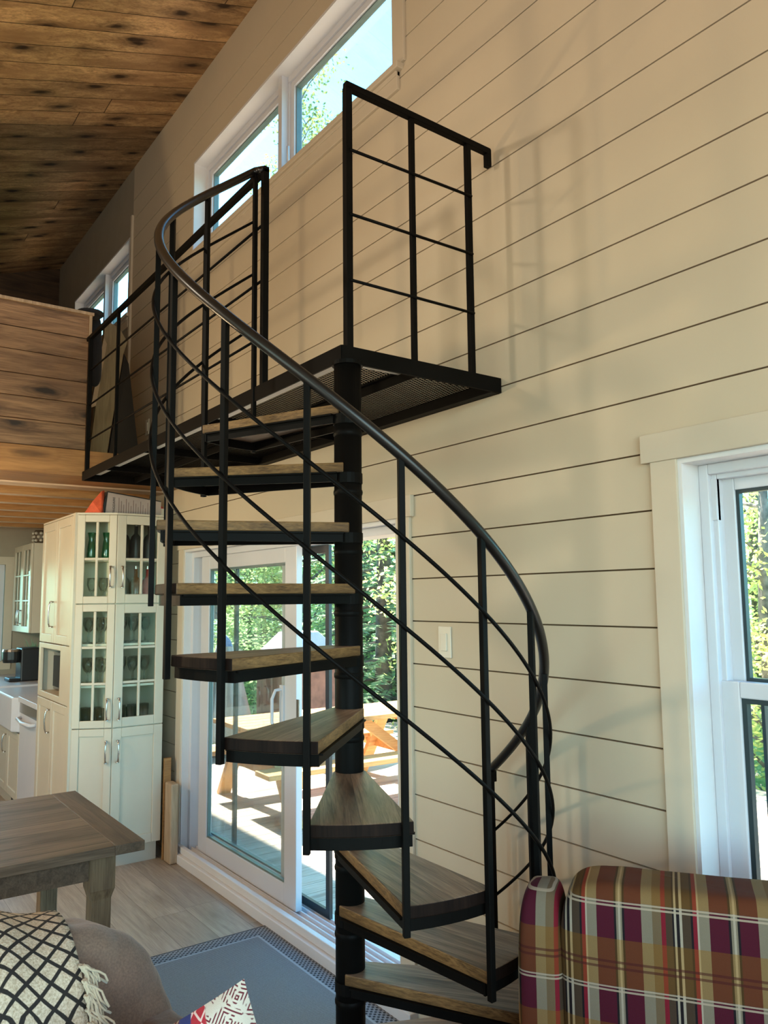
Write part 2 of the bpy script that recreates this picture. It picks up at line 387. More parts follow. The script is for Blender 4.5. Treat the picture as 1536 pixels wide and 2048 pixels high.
# far wall, with the kitchen window
mb = MB()
for x0, x1, z0, z1 in ((XL, 0.55, -0.2, 6), (1.59, XO, -0.2, 6), (0.55, 1.59, -0.2, 1.05), (0.55, 1.59, 2.03, 6)): mb.box(x0, x1, YF, YF+0.15, z0, z1)
struct(mb.build('wall_far', 'greywall'))
mb = MB(); mb.add([(XL, YF-0.02, 2.605), (XW-0.001, YF-0.02, 2.605), (XW-0.001, YF-0.02, CZ-0.003), (XL, YF-0.02, CZ-SL*(XW-XL)-0.003), (XL, YF-0.001, 2.605), (XW-0.001, YF-0.001, 2.605), (XW-0.001, YF-0.001, CZ-0.003), (XL, YF-0.001, CZ-SL*(XW-XL)-0.003)], [(0, 1, 2, 3), (7, 6, 5, 4), (0, 4, 5, 1), (1, 5, 6, 2), (2, 6, 7, 3), (3, 7, 4, 0)]); struct(mb.build('wall_loft_end', 'darkpine'))
# walls behind the camera and on the left, with assumed openings for the fill areas
mb = MB()
for x0, x1, z0, z1 in ((XL-0.2, -3.2, -0.2, 6), (1.2, XO, -0.2, 6), (-3.2, 1.2, -0.2, 0.8), (-3.2, 1.2, 3.2, 6)): mb.box(x0, x1, YB-0.15, YB, z0, z1)
struct(mb.build('wall_back', 'wallpaint'))
mb = MB()
for y0, y1, z0, z1 in ((YB, -0.8, -0.2, 6), (3.2, YF, -0.2, 6), (-0.8, 3.2, -0.2, 0.6), (-0.8, 3.2, 2.6, 6)): mb.box(XL-0.15, XL, y0, y1, z0, z1)
struct(mb.build('wall_left', 'wallpaint'))
mb = MB(); mb.box(XL, XO+0.0, YB, YF, -0.12, 0.0); struct(mb.build('floor', 'floor'))
# sloping board ceiling and the roof over it
def roof(z_off, th, x0, x1, y0, y1, name, mat):
    z = lambda x: CZ-SL*(XW-x)+z_off
    m = MB(); m.add([(x0, y0, z(x0)), (x1, y0, z(x1)), (x1, y1, z(x1)), (x0, y1, z(x0)), (x0, y0, z(x0)+th), (x1, y0, z(x1)+th), (x1, y1, z(x1)+th), (x0, y1, z(x0)+th)],
                    [(0, 3, 2, 1), (4, 5, 6, 7), (0, 1, 5, 4), (1, 2, 6, 5), (2, 3, 7, 6), (3, 0, 4, 7)])
    return struct(m.build(name, mat))
roof(0, 0.03, XL, XW+0.01, YB, YF, 'ceiling', 'ceil')
roof(0.06, 0.2, XL-0.3, XO+0.12, YB-0.3, 12.8, 'roof', 'gap')

# ---- window / door joinery on the right wall
def ring(m, x0, x1, y0, y1, z0, z1, w, wz=None):
    wz = wz or w
    m.box(x0, x1, y0, y0+w, z0, z1); m.box(x0, x1, y1-w, y1, z0, z1)
    m.box(x0, x1, y0+w, y1-w, z0, z0+wz); m.box(x0, x1, y0+w, y1-w, z1-wz, z1)
def clerestory(nm, y0, y1, z0, z1, trim_near=True):
    w = empty(nm, (0, 0, 0), kind='structure')
    m = MB(); ring(m, XW-0.004, XO, y0, y1, z0, z1, 0.016); m.build('window_jamb', 'jamb', w)
    mid = (y0+y1)/2
    m = MB(); ring(m, XW+0.085, XO-0.01, y0+0.016, y1-0.016, z0+0.016, z1-0.016, 0.038); m.box(XW+0.085, XO-0.01, mid-0.04, mid+0.04, z0+0.05, z1-0.05)
    m.box(XW+0.045, XW+0.087, mid-0.022, mid+0.022, z0+0.016, z1-0.016); m.build('window_frame', 'white', w)
    for a, b in ((y0+0.054, mid-0.04), (mid+0.04, y1-0.054)):
        m = MB(); ring(m, XW+0.095, XO-0.02, a, b, z0+0.054, z1-0.054, 0.038); sa = m.build('sash', 'white', w, bevel=0.003)
        m = MB(); ring(m, XW+0.108, XO-0.028, a+0.038, b-0.038, z0+0.092, z1-0.092, 0.008); m.build('glazing_bead', 'spacer', sa)
        m = MB(); m.box(XW+0.12, XW+0.124, a+0.04, b-0.04, z0+0.094, z1-0.094); m.build('pane', 'glass', sa)
    # crank handle near the mullion
    m = MB(); m.tube([(XW+0.08, mid-0.07, z0+0.10), (XW+0.06, mid-0.075, z0+0.12), (XW+0.055, mid-0.08, z0+0.2)], 0.008, 8); m.build('latch', 'white', w, smooth=True)
    m = MB(); m.box(XW-0.035, XW+0.07, y0-0.06, y1+0.06, z0-0.028, z0+0.002); m.build('window_sill', 'casing', w, bevel=0.004)
    m = MB(); m.box(XW-0.016, XW+0.001, y0-0.035, y1+0.035, z0-0.115, z0-0.028); m.box(XW-0.022, XW+0.001, y0-0.035, y1+0.035, z0-0.052, z0-0.028); m.build('window_apron', 'casing', w, bevel=0.003)
    if trim_near:
        m = MB(); m.box(XW-0.014, XW+0.001, y0-0.082, y0, z0, z1+0.09); m.box(XW-0.014, XW+0.001, y0-0.095, y1, z1+0.0, z1+0.09); m.build('window_casing', 'casing', w, bevel=0.003)
    return w
clerestory('window_1', 2.654, 5.01, 4.02, 4.70, False)
clerestory('window_2', 6.40, 8.135, 4.02, 4.70, False)
m = MB(); m.box(XW-0.014, XW+0.001, 2.572, 2.656, 4.02, 4.80); struct(m.build('trim_2', 'casing', bevel=0.003))

# double hung window at the right
w = empty('window_3', kind='structure'); y0, y1, z0, z1 = OPEN[1]
m = MB(); ring(m, XW-0.006, XO, y0, y1, z0, z1, 0.018); m.build('window_jamb', 'jamb', w)
m = MB(); ring(m, XW+0.075, XO-0.005, y0+0.018, y1-0.018, z0+0.018, z1-0.018, 0.030); ring(m, XW+0.095, XO-0.005, y0+0.04, y1-0.04, z0+0.04, z1-0.04, 0.022); m.build('window_frame', 'white', w, bevel=0.003)
m = MB(); m.box(XW+0.088, XW+0.108, y1-0.062, y1-0.046, 1.86, 1.98); m.build('balance_cover', 'white', w)
MR = 1.395
m = MB(); ring(m, XW+0.125, XW+0.155, y0+0.055, y1-0.055, MR-0.03, z1-0.055, 0.042, 0.04); up_s = m.build('upper_sash', 'white', w, bevel=0.003)
m = MB(); ring(m, XW+0.132, XW+0.150, y0+0.097, y1-0.097, MR+0.010, z1-0.095, 0.010); m.build('glazing_bead', 'seal', up_s)
m = MB(); m.box(XW+0.138, XW+0.142, y0+0.1, y1-0.1, MR+0.012, z1-0.097); m.build('pane', 'glass', up_s)
m = MB(); ring(m, XW+0.088, XW+0.120, y0+0.045, y1-0.045, z0+0.04, MR+0.012, 0.055, 0.045); lo_s = m.build('lower_sash', 'white', w, bevel=0.004)
m = MB(); ring(m, XW+0.096, XW+0.116, y0+0.1, y1-0.1, z0+0.085, MR-0.033, 0.014); m.build('glazing_bead', 'seal', lo_s)
m = MB(); m.box(XW+0.104, XW+0.108, y0+0.1, y1-0.1, z0+0.085, MR-0.033); m.build('pane', 'glass', lo_s)
m = MB(); m.box(XO-0.004, XO+0.014, y1-0.125, y1-0.115, z0+0.03, MR); m.box(XO-0.004, XO+0.014, y1-0.165, y1-0.145, z0+0.03, MR); m.build('screen_track', 'seal', w)
m = MB(); m.box(XW-0.014, XW+0.001, y1-0.006, y1+0.082, z0-0.12, z1); m.box(XW-0.014, XW+0.001, y0-0.082, y0+0.006, z0-0.12, z1)
m.box(XW-0.020, XW+0.001, y0-0.12, y1+0.11, z1-0.004, z1+0.082); m.box(XW-0.014, XW+0.001, y0-0.0, y1+0.0, z0-0.12, z0); m.build('window_casing', 'casing', w, bevel=0.003)

# sliding patio door
d = empty('door_1', kind='structure'); y0, y1, z0, z1 = OPEN[0]
m = MB(); ring(m, XW-0.006, XO, y0-0.002, y1+0.002, 0.0, z1, 0.020); m.build('door_jamb', 'jamb', d)
m = MB(); m.box(XW-0.055, XW+0.0, 2.56, y1+0.09, 0.0, 0.055); m.box(XW-0.03, XW+0.001, 2.58, y1+0.06, 0.055, 0.095); m.build('threshold', 'jamb', d, bevel=0.004)
m = MB(); m.box(XW+0.015, XO+0.05, y0+0.018, y1-0.018, 0.02, 0.062)
for xx in (0.05, 0.085, 0.12, 0.155): m.box(XW+xx, XW+xx+0.006, y0+0.018, y1-0.018, 0.062, 0.078)
m.build('sill_track', 'white', d)
m = MB(); m.box(XW+0.04, XO, y0+0.018, y0+0.055, 0.062, z1-0.02); m.box(XW+0.04, XO, y1-0.055, y1-0.018, 0.062, z1-0.02); m.box(XW+0.04, XO, y0+0.05, y1-0.05, z1-0.058, z1-0.02); m.build('door_frame', 'white', d, bevel=0.002)
def panel(nm, x0, x1, ya, yc, st, top, bot, gm, frame='white'):
    m = MB(); m.box(x0, x1, ya, ya+st, 0.075, z1-0.055); m.box(x0, x1, yc-st, yc, 0.075, z1-0.055)
    m.box(x0, x1, ya+st, yc-st, 0.075, 0.075+bot); m.box(x0, x1, ya+st, yc-st, z1-0.055-top, z1-0.055); p = m.build(nm, frame, d, bevel=0.003)
    xm = (x0+x1)/2
    m = MB(); m.box(xm-0.002, xm+0.002, ya+st-0.005, yc-st+0.005, 0.07+bot, z1-0.05-top); m.build('pane', gm, p)
    if frame == 'white':
        m = MB(); ring(m, xm-0.010, xm+0.010, ya+st, yc-st, 0.075+bot, z1-0.055-top, 0.010); m.build('glazing_bead', 'spacer', p)
    return p
sp = panel('sliding_panel', XW+0.062, XW+0.098, 3.655, 4.915, 0.125, 0.085, 0.105, 'doorglass')
m = MB(); hy = 3.80
m.tube([(XW+0.062, hy, 1.17), (XW+0.02, hy+0.005, 1.165), (XW+0.008, hy+0.02, 1.12), (XW+0.008, hy+0.02, 1.0), (XW+0.02, hy+0.005, 0.955), (XW+0.062, hy, 0.95)], 0.009, 10)
m.box(XW+0.052, XW+0.064, hy-0.02, hy+0.02, 0.93, 1.19); m.build('door_handle', 'white', sp, smooth=False)
m = MB(); m.box(XW+0.06, XW+0.066, 3.625, 3.65, 1.0, 1.13); m.build('lock_plate', 'chrome', sp)
panel('fixed_panel', XW+0.108, XW+0.142, 3.80, 4.995, 0.10, 0.085, 0.105, 'doorglass')
m = MB(); ring(m, XO-0.022, XO-0.004, 3.47, 4.6, 0.075, z1-0.06, 0.035, 0.04); scf = m.build('screen_frame', 'frameblack', d)
m = MB(); m.box(XW-0.014, XW+0.001, 2.578, y0+0.004, 0.095, z1); m.box(XW-0.014, XW+0.001, y1-0.004, 5.14, 0.095, z1)
m.box(XW-0.020, XW+0.001, 2.560, 5.16, z1-0.003, z1+0.088); m.build('door_casing', 'casing', d, bevel=0.003)

# kitchen window in the far wall
w = empty('window_4', kind='structure')
m = MB()
for a, b, c, e in ((0.48, 0.56, 0.97, 2.11), (1.58, 1.66, 0.97, 2.11), (0.56, 1.58, 0.97, 1.05), (0.56, 1.58, 2.03, 2.11)): m.box(a, b, YF-0.018, YF+0.001, c, e)
m.build('window_casing', 'casing', w)
m = MB()
for a, b, c, e in ((0.56, 0.62, 1.05, 2.03), (1.52, 1.58, 1.05, 2.03), (0.62, 1.52, 1.05, 1.11), (0.62, 1.52, 1.97, 2.03), (1.05, 1.09, 1.11, 1.97)): m.box(a, b, YF+0.04, YF+0.1, c, e)
m.build('window_frame', 'white', w)
m = MB(); m.box(0.62, 1.52, YF+0.07, YF+0.074, 1.11, 1.97); m.build('pane', 'glass', w)
m = MB(); m.box(XW-0.014, XW+0.001, 1.41, 2.577, 0.0, 0.11); struct(m.build('baseboard_right', 'casing', bevel=0.003))

# ================================================================= LOFT
YL = 5.0
lw = [2.578, 2.735, 2.872, 3.008, 3.152, 3.292, 3.448]
mb = MB()
for i in range(len(lw)-1): mb.box(XL, 1.318, YL, YL+0.02, lw[i]+0.003, lw[i+1]-0.0005)
mb.box(XL, 1.312, YL+0.02, YL+0.1, 2.578, 3.43)
struct(mb.build('wall_loft', 'loft', bevel=0.003))
mb = MB(); mb.box(XL, 1.345, YL-0.012, YL+0.115, 3.448, 3.466); struct(mb.build('trim_3', 'boardwood'))
mb = MB(); mb.box(1.318, 1.336, YL-0.004, YL+0.11, 2.60, 3.448); struct(mb.build('trim_4', 'boardwood'))
mb = MB(); mb.box(XL, XW-0.002, YL-0.006, YL+0.40, 2.415, 2.578); struct(mb.build('trim_5', 'beam', bevel=0.004))
mb = MB(); mb.box(XL, XW-0.002, YL+0.40, YL+0.56, 2.405, 2.43); struct(mb.build('trim_6', 'paleboard_lit_joist'))
mb = MB(); mb.box(XL, XW-0.002, YL+0.40, YF, 2.56, 2.60); struct(mb.build('floor_loft', 'joist'))
first = None
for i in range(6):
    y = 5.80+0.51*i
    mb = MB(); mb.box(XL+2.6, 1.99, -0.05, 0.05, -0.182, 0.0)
    if first is None: first = o = mb.build('floor_joist', 'joist'); o.data.materials.append(M['paleboard_lit_joist']); o.data.polygons[0].material_index = 1  # paler bottom face puts the lamplight into the joist colour
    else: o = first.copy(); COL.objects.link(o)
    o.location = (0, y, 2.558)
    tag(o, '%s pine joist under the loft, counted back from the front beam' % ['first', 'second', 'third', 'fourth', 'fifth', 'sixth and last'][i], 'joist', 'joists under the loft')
# things leaning at the loft opening
tp = MB()
tp.add([(1.40, 5.20, 2.604), (1.52, 5.24, 2.604), (1.63, 5.30, 3.33), (1.655, 5.30, 3.42), (1.60, 5.29, 3.50), (1.49, 5.25, 3.53), (1.46, 5.22, 3.18),
        (1.40, 5.23, 2.604), (1.52, 5.27, 2.604), (1.63, 5.33, 3.33), (1.655, 5.33, 3.42), (1.60, 5.32, 3.50), (1.49, 5.28, 3.53), (1.46, 5.25, 3.18)],
       [(6, 5, 4, 3, 2, 1, 0)[::-1], (7, 8, 9, 10, 11, 12, 13)[::-1]]+[(i, (i+1) % 7, 7+(i+1) % 7, 7+i) for i in range(7)])
tag(tp.build('leaning_board', 'khaki'), 'khaki board leaning behind the black railing at the loft opening', 'board')
tp = MB(); tp.add([(1.54, 5.27, 2.604), (1.78, 5.36, 2.604), (1.70, 5.40, 3.30), (1.66, 5.38, 3.36), (1.54, 5.30, 2.604), (1.78, 5.39, 2.604), (1.70, 5.43, 3.30), (1.66, 5.41, 3.36)],
                  [(0, 3, 2, 1), (4, 5, 6, 7), (0, 1, 5, 4), (1, 2, 6, 5), (2, 3, 7, 6), (3, 0, 4, 7)])
tag(tp.build('dark_panel', 'frameblack'), 'black panel leaning on the wall behind the khaki board', 'panel')
tp = MB(); tp.add([(1.395, 5.185, 2.90), (1.43, 5.20, 2.92), (1.50, 5.235, 3.36), (1.475, 5.225, 3.40), (1.395, 5.2, 2.90), (1.43, 5.215, 2.92), (1.50, 5.25, 3.36), (1.475, 5.24, 3.40)],
                  [(0, 3, 2, 1), (4, 5, 6, 7), (0, 1, 5, 4), (1, 2, 6, 5), (2, 3, 7, 6), (3, 0, 4, 7)])
tag(tp.build('metal_strip', 'chrome'), 'narrow grey strip standing beside the khaki board in the loft', 'strip')
mb = MB(); mb.pillow((1.385, 5.15, 3.27), (0.11, 0.10, 0.48), (0.7, 0.5), 20, 14, 0.02, 3); mb.pillow((1.34, 5.10, 3.485), (0.17, 0.20, 0.05), (0.7, 0.8), 20, 10, 0.02, 5)
tag(mb.build('draped_coat', 'blackcloth', smooth=True), 'black garment draped over the corner of the loft wall', 'garment')
mb = MB(); mb.pillow((0.76, 5.14, 3.49), (0.14, 0.16, 0.06), (0.7, 0.8), 18, 10, 0.015, 8)
M['pinkcloth'] = fabric('pink_cloth', (0.50, 0.30, 0.32)); tag(mb.build('folded_cloth', 'pinkcloth', smooth=True), 'pale pink cloth lying on the top edge of the loft wall', 'cloth')
mb = MB(); mb.box(XW-0.006, XW, 5.815, 5.885, 4.58, 4.70)

# wall switches
def switch(nm, y, z, lab):
    t = empty(nm, (XW-0.001, y, z), label=lab, cat='switch')
    m = MB(); m.box(-0.006, 0, -0.037, 0.037, -0.06, 0.06); m.build('cover_plate', 'switch', t, bevel=0.002)
    m = MB(); m.box(-0.012, -0.006, -0.017, 0.017, -0.034, 0.034); m.build('rocker', 'switch', t, bevel=0.002)
switch('light_switch', 2.372, 1.475-0.0, 'cream rocker light switch on the shiplap wall right of the patio door')
switch('outlet_plate', 5.85, 2.965, 'small cream wall plate on the shiplap above the landing, near the loft')

# ================================================================= SPIRAL STAIR
CX, CY, RT, RB = 1.345, 2.057, 0.577, 0.588
Z0, HR, A7, DA, SPAN, RH = 0.797+CAMZ, 0.1877, -132.8, 22.22, 24.7, 1.053
ang = lambda k: rad(A7+(k-7)*DA)
zt = lambda k: Z0-HR*k
st = empty('spiral_staircase', (CX, CY, 0), label='black steel spiral staircase with weathered wooden treads in front of the patio door', cat='staircase')
def L(x, y, z): return (x-CX, y-CY, z)
m = MB(); m.tube([(0, 0, 0.012), (0, 0, Z0-0.045)], 0.0435, 32); m.build('center_pole', 'black', st, smooth=True)
m = MB(); m.lathe([(0.0, 0), (0.11, 0), (0.11, 0.012), (0.0, 0.012)], n=32); m.build('base_plate', 'black', st)
for k in range(1, 13):
    a0 = ang(k); a1 = a0+rad(SPAN); am = (a0+a1)/2; z = zt(k)
    # local frame: x along the middle of the wedge
    arc = [(RT*math.cos(-rad(SPAN)/2+rad(SPAN)*i/10), RT*math.sin(-rad(SPAN)/2+rad(SPAN)*i/10)) for i in range(11)]
    poly = [(0.0, -0.048)]+arc+[(0.0, 0.048)]
    m = MB(); m.prism(poly, -0.030, 0.0)
    tr = m.build('tread', 'tread', st, bevel=0.003)
    tr.data.materials.append(M['treadedge']); tr.data.materials.append(M['treadend'])
    for fi_, p_ in enumerate(tr.data.polygons): p_.material_index = 0 if fi_ < 2 else (1 if fi_ in (2, 13, 14) else 2); tr.location = (0, 0, z); tr.rotation_euler.z = am
    m = MB(); zc0, zc1 = -0.060, -0.030
    c0, c1 = arc[0], arc[-1]
    ins = 0.97
    A = [(0.02, -0.046), (c0[0]*ins, c0[1]*ins+0.006)]; B = [(0.02, 0.046), (c1[0]*ins, c1[1]*ins-0.006)]
    for P in (A, B): m.beam((*P[0], (zc0+zc1)/2), (*P[1], (zc0+zc1)/2), 0.006, 0.030); m.beam((*P[0], zc1-0.003), (*P[1], zc1-0.003), 0.028, 0.005)
    ai = [(x*0.975, y*0.975) for x, y in arc]
    for p, q in zip(ai[:-1], ai[1:]): m.beam((*p, (zc0+zc1)/2), (*q, (zc0+zc1)/2), 0.006, 0.030)
    m.tube([(0, 0, -0.062), (0, 0, -0.03)], 0.046, 24)
    m.build('tread_frame', 'black', tr)
    # pole collar
    m = MB(); m.lathe([(0.043, z-0.100), (0.0455, z-0.096), (0.0465, z-0.090), (0.0455, z-0.084), (0.043, z-0.080)], n=28); m.build('pole_collar', 'black', st, smooth=True)
def helix(R, dz, k0, k1, n=140):
    return [(R*math.cos(ang(k0+(k1-k0)*i/n)), R*math.sin(ang(k0+(k1-k0)*i/n)), zt(k0+(k1-k0)*i/n)+dz) for i in range(n+1)]
for k in range(1, 14):
    a = ang(k); p = Vector((RB*math.cos(a), RB*math.sin(a), 0)); zb0 = zt(k)-0.062 if k < 13 else 0.0
    if k == 13: zb0 = 0.005
    m = MB(); m.beam(p+Vector((0, 0, zb0)), p+Vector((0, 0, zt(k)+RH-0.006)), 0.016, 0.016, (math.cos(a), math.sin(a), 0))
    m.build('baluster' if k < 13 else 'newel_post', 'black', st, bevel=0.0015)
LX = 1.318; LY0, LY1 = 2.03, 5.035; ZL = Z0; RTZ = 3.30
pA = L(LX, 2.585, RTZ-0.01)
pth = helix(RB, RH, 13, 1); q = pth[-1]
pth = pth+[(q[0]+(pA[0]-q[0])*t, q[1]+(pA[1]-q[1])*t, q[2]+(pA[2]-q[2])*t) for t in (0.5, 1.0)]
m = MB(); m.tube(pth, 0.0150, 14)
m.build('handrail', 'rail', st, smooth=True)
s0 = pth[0]; m = MB(); m.beam((s0[0], s0[1], s0[2]-0.04), (s0[0], s0[1], s0[2]+0.006), 0.026, 0.026); m.build('handrail_end', 'black', st)
for dz in (0.85, 0.638, 0.425, 0.212):
    if dz == 0.212: continue
    pr = helix(RB+0.012, dz, 13, 1); m = MB(); m.tube(pr, 0.0052, 8); m.build('rail_rod', 'black', st, smooth=True)
# landing
m = MB()
m.box(LX-CX-0.012, XW-CX-0.004, LY0-CY-0.003, LY0-CY+0.003, ZL-0.055, ZL); m.box(LX-CX-0.012, XW-CX-0.004, LY0-CY, LY0-CY+0.035, ZL-0.006, ZL)
m.box(LX-CX-0.015, LX-CX-0.009, LY0-CY, LY1-CY-0.04, ZL-0.055, ZL); m.box(LX-CX-0.012, LX-CX+0.024, LY0-CY, LY1-CY-0.04, ZL-0.006, ZL)
m.box(XW-CX-0.010, XW-CX-0.004, LY0-CY, LY1-CY-0.04, ZL-0.055, ZL); m.box(XW-CX-0.045, XW-CX-0.004, LY0-CY, LY1-CY-0.04, ZL-0.055, ZL-0.049)
m.box(LX-CX-0.012, XW-CX-0.004, LY1-CY-0.046, LY1-CY-0.04, ZL-0.055, ZL)
m.box(LX-CX-0.012, XW-CX-0.004, LY0-CY, LY0-CY+0.006, ZL-0.055, ZL-0.02)
m.box(1.628-CX, 1.634-CX, LY0-CY, LY1-CY-0.045, ZL-0.045, ZL-0.004); m.box(1.611-CX, 1.651-CX, LY0-CY, LY1-CY-0.045, ZL-0.012, ZL-0.006)
for y in (3.15, 3.95, 4.6):
    m.box(LX-CX, XW-CX-0.01, y-CY-0.003, y-CY+0.003, ZL-0.04, ZL-0.004); m.box(LX-CX, XW-CX-0.01, y-CY-0.015, y-CY+0.015, ZL-0.010, ZL-0.005)
m.build('landing_frame', 'black', st)
m = MB(); m.lathe([(0.0, Z0-0.058), (0.05, Z0-0.058), (0.05, Z0-0.045), (0.0, Z0-0.045)], n=28); m.build('pole_cap', 'black', st)
mb = MB(); gx0, gx1, gy0, gy1 = LX-CX-0.005, XW-CX-0.01, LY0-CY+0.005, LY1-CY-0.05; slope = 0.5; pit = 0.0155
n = int((gy1-gy0+(gx1-gx0)*slope)/pit)+1
for sgn in (1, -1):
    for i in range(n):
        c = gy0-(gx1-gx0)*slope*(1 if sgn > 0 else 0)+i*pit
        # y = c + sgn*slope*(x-gx0)
        ps = []
        xa, xb = gx0, gx1
        f0 = lambda x: c+sgn*slope*(x-gx0)
        if sgn > 0:
            if f0(xa) < gy0: xa = gx0+(gy0-c)/slope
            if f0(xb) > gy1: xb = gx0+(gy1-c)/slope
        else:
            if f0(xa) > gy1: xa = gx0+(c-gy1)/slope
            if f0(xb) < gy0: xb = gx0+(c-gy0)/slope
        if xb-xa > 0.01: mb.beam((xa, f0(xa), ZL-0.003), (xb, f0(xb), ZL-0.003), 0.0028, 0.002)
mb.build('landing_mesh', 'black', st)
m = MB(); m.box(LX-CX+0.062, LX-CX+0.092, LY0-CY+0.10, LY1-CY-0.06, ZL-0.014, ZL-0.009); m.box(LX-CX+0.06, XW-CX-0.30, LY0-CY+0.112, LY0-CY+0.135, ZL-0.014, ZL-0.009); o = m.build('flange_light_strip', 'flange_light', st); o['label'] = 'pale strip painted as light under the landing edge'  # added strip; light caught by the flange underside is put into its colour
# landing railings
def post(x, y, w, top=RTZ-0.01, bot=ZL-0.01):
    m = MB(); X, Y, _ = L(x, y, 0); m.box(X-w/2, X+w/2, Y-w/2, Y+w/2, bot, top); m.build('railing_post', 'black', st, bevel=0.001)
for y, wd in ((2.587, 0.024), (3.15, 0.017), (3.765, 0.017), (4.385, 0.017), (4.945, 0.024)): post(LX, y, wd)
for x, wd in ((1.338, 0.024), (1.605, 0.017), (1.866, 0.020)): post(x, 2.04, wd, 3.325)
m = MB(); m.beam(L(LX, 2.575, RTZ-0.012), L(LX, 5.06, RTZ-0.012), 0.024, 0.024); m.beam(L(LX, 5.05, RTZ-0.0), L(LX-0.01, 5.06, RTZ-0.05), 0.024, 0.024); m.build('top_rail', 'black', st, bevel=0.002)
m = MB(); m.beam(L(1.328, 2.04, 3.332), L(1.975, 2.04, 3.315), 0.024, 0.024); m.beam(L(1.968, 2.04, 3.325), L(1.968, 2.04, 3.255), 0.022, 0.022); m.build('top_rail', 'black', st, bevel=0.002)
for z in (1.46, 1.239, 1.017):
    m = MB(); m.tube([L(LX, 2.585, z+CAMZ-0.03), L(LX, 4.95, z+CAMZ-0.03)], 0.0052, 8); m.build('railing_rod', 'black', st, smooth=True)
    m = MB(); m.tube([L(1.338, 2.028, z+CAMZ), L(1.872, 2.028, z+CAMZ)], 0.0052, 8); m.build('railing_rod', 'black', st, smooth=True)

# ================================================================= CABINETS
def handle(parent, x, y, z, h, ydir=-1):
    m = MB(); o = 0.028*ydir
    m.tube([(x, y, z-h/2), (x, y+o*0.8, z-h/2+0.004), (x, y+o, z-h/2+0.025), (x, y+o*1.15, z), (x, y+o, z+h/2-0.025), (x, y+o*0.8, z+h/2-0.004), (x, y, z+h/2)], 0.0055, 8)
    m.lathe([(0.009, -0.004), (0.010, 0.004), (0.004, 0.006)], (x, y+o*0.5, z-h/2), 10); m.lathe([(0.009, -0.004), (0.010, 0.004), (0.004, 0.006)], (x, y+o*0.5, z+h/2), 10)
    m.build('handle', 'chrome', parent, smooth=True)
def door(parent, x0, x1, z0, z1, kind='panel', rows=0, cols=2, hx=None, hz=None, hh=0.12, fr=0.058):
    g = 0.0015; x0 += g; x1 -= g; z0 += g; z1 -= g; t = 0.02
    m = MB(); m.box(x0, x0+fr, 0, t, z0, z1); m.box(x1-fr, x1, 0, t, z0, z1); m.box(x0+fr, x1-fr, 0, t, z0, z0+fr); m.box(x0+fr, x1-fr, 0, t, z1-fr, z1)
    if kind == 'panel': m.box(x0+fr-0.002, x1-fr+0.002, 0.009, t-0.002, z0+fr-0.002, z1-fr+0.002)
    else:
        mw = 0.016
        for i in range(1, cols): c = x0+fr+(x1-x0-2*fr)*i/cols; m.box(c-mw/2, c+mw/2, 0.002, t-0.002, z0+fr, z1-fr)
        for i in range(1, rows): c = z0+fr+(z1-z0-2*fr)*i/rows; m.box(x0+fr, x1-fr, 0.0022, t-0.0022, c-mw/2, c+mw/2)
    d = m.build('door', 'cab', parent, bevel=0.0035)
    if kind != 'panel':
        m = MB(); m.box(x0+fr-0.002, x1-fr+0.002, 0.011, 0.014, z0+fr-0.002, z1-fr+0.002); m.build('pane', 'cabglass', d)
    if hx is not None: handle(d, hx, 0, hz, hh)
    return d
# right glass tower, faces the dining area
T2 = empty('display_cabinet', (1.562, 5.100, 0), 0, label='cream display cabinet with glass doors, right one of the corner pair, beside the patio door', cat='cabinet')
W2 = 0.326
door(T2, 0, W2, 1.630, 2.200, 'glass', 2, 2, 0.034, 1.80, 0.13)
door(T2, 0, W2, 0.855, 1.628, 'glass', 3, 2, 0.034, 0.97, 0.13)
door(T2, 0, W2, 0.12, 0.853, 'panel', hx=0.034, hz=0.71, hh=0.13)
m = MB(); dp = 0.42
m.box(0, 0.016, 0.021, dp, 0.12, 2.2); m.box(W2-0.016, W2, 0.021, dp, 0.12, 2.2); m.box(0.016, W2-0.016, dp-0.012, dp, 0.12, 2.2)
m.box(0.016, W2-0.016, 0.021, dp, 0.12, 0.136); m.build('cabinet_body', 'cabin', T2)
m = MB(); m.box(-0.004, W2, -0.004, dp, 2.2, 2.212); m.build('cabinet_top', 'cab', T2)
m = MB(); m.box(0.01, W2-0.012, 0.05, 0.066, 0.0, 0.12); m.build('toe_kick', 'cab', T2)
for z in (0.85, 1.11, 1.37, 1.625, 1.91):
    m = MB(); m.box(0.016, W2-0.016, 0.024, dp-0.012, z-0.008, z+0.006); m.build('shelf', 'cabin', T2)
# left glass tower, turned to the room
ax_, ay_ = 1.343, 5.215; bx_, by_ = 1.560, 5.100
an = math.atan2(by_-ay_, bx_-ax_); W1 = math.hypot(bx_-ax_, by_-ay_)
T1 = empty('display_cabinet', (ax_, ay_, 0), an, label='cream display cabinet with glass doors, left one of the corner pair, angled to the room', cat='cabinet')
door(T1, 0, W1, 1.630, 2.200, 'glass', 2, 2, W1-0.03, 1.80, 0.13, fr=0.046)
door(T1, 0, W1, 0.855, 1.628, 'glass', 3, 2, W1-0.03, 0.97, 0.13, fr=0.046)
door(T1, 0, W1, 0.12, 0.853, 'panel', hx=W1-0.03, hz=0.71, hh=0.13, fr=0.046)
inv = Matrix.Rotation(-an, 2)
def T1l(x, y): v = inv @ Vector((x-ax_, y-ay_)); return (v.x, v.y)
foot = [T1l(*p) for p in ((1.353, 5.236), (1.559, 5.125), (1.559, 5.50), (1.358, 5.50))]
def inset(poly, t):
    c = Vector((sum(p[0] for p in poly)/4, sum(p[1] for p in poly)/4)); return [tuple(Vector(p)+(c-Vector(p)).normalized()*t) for p in poly]
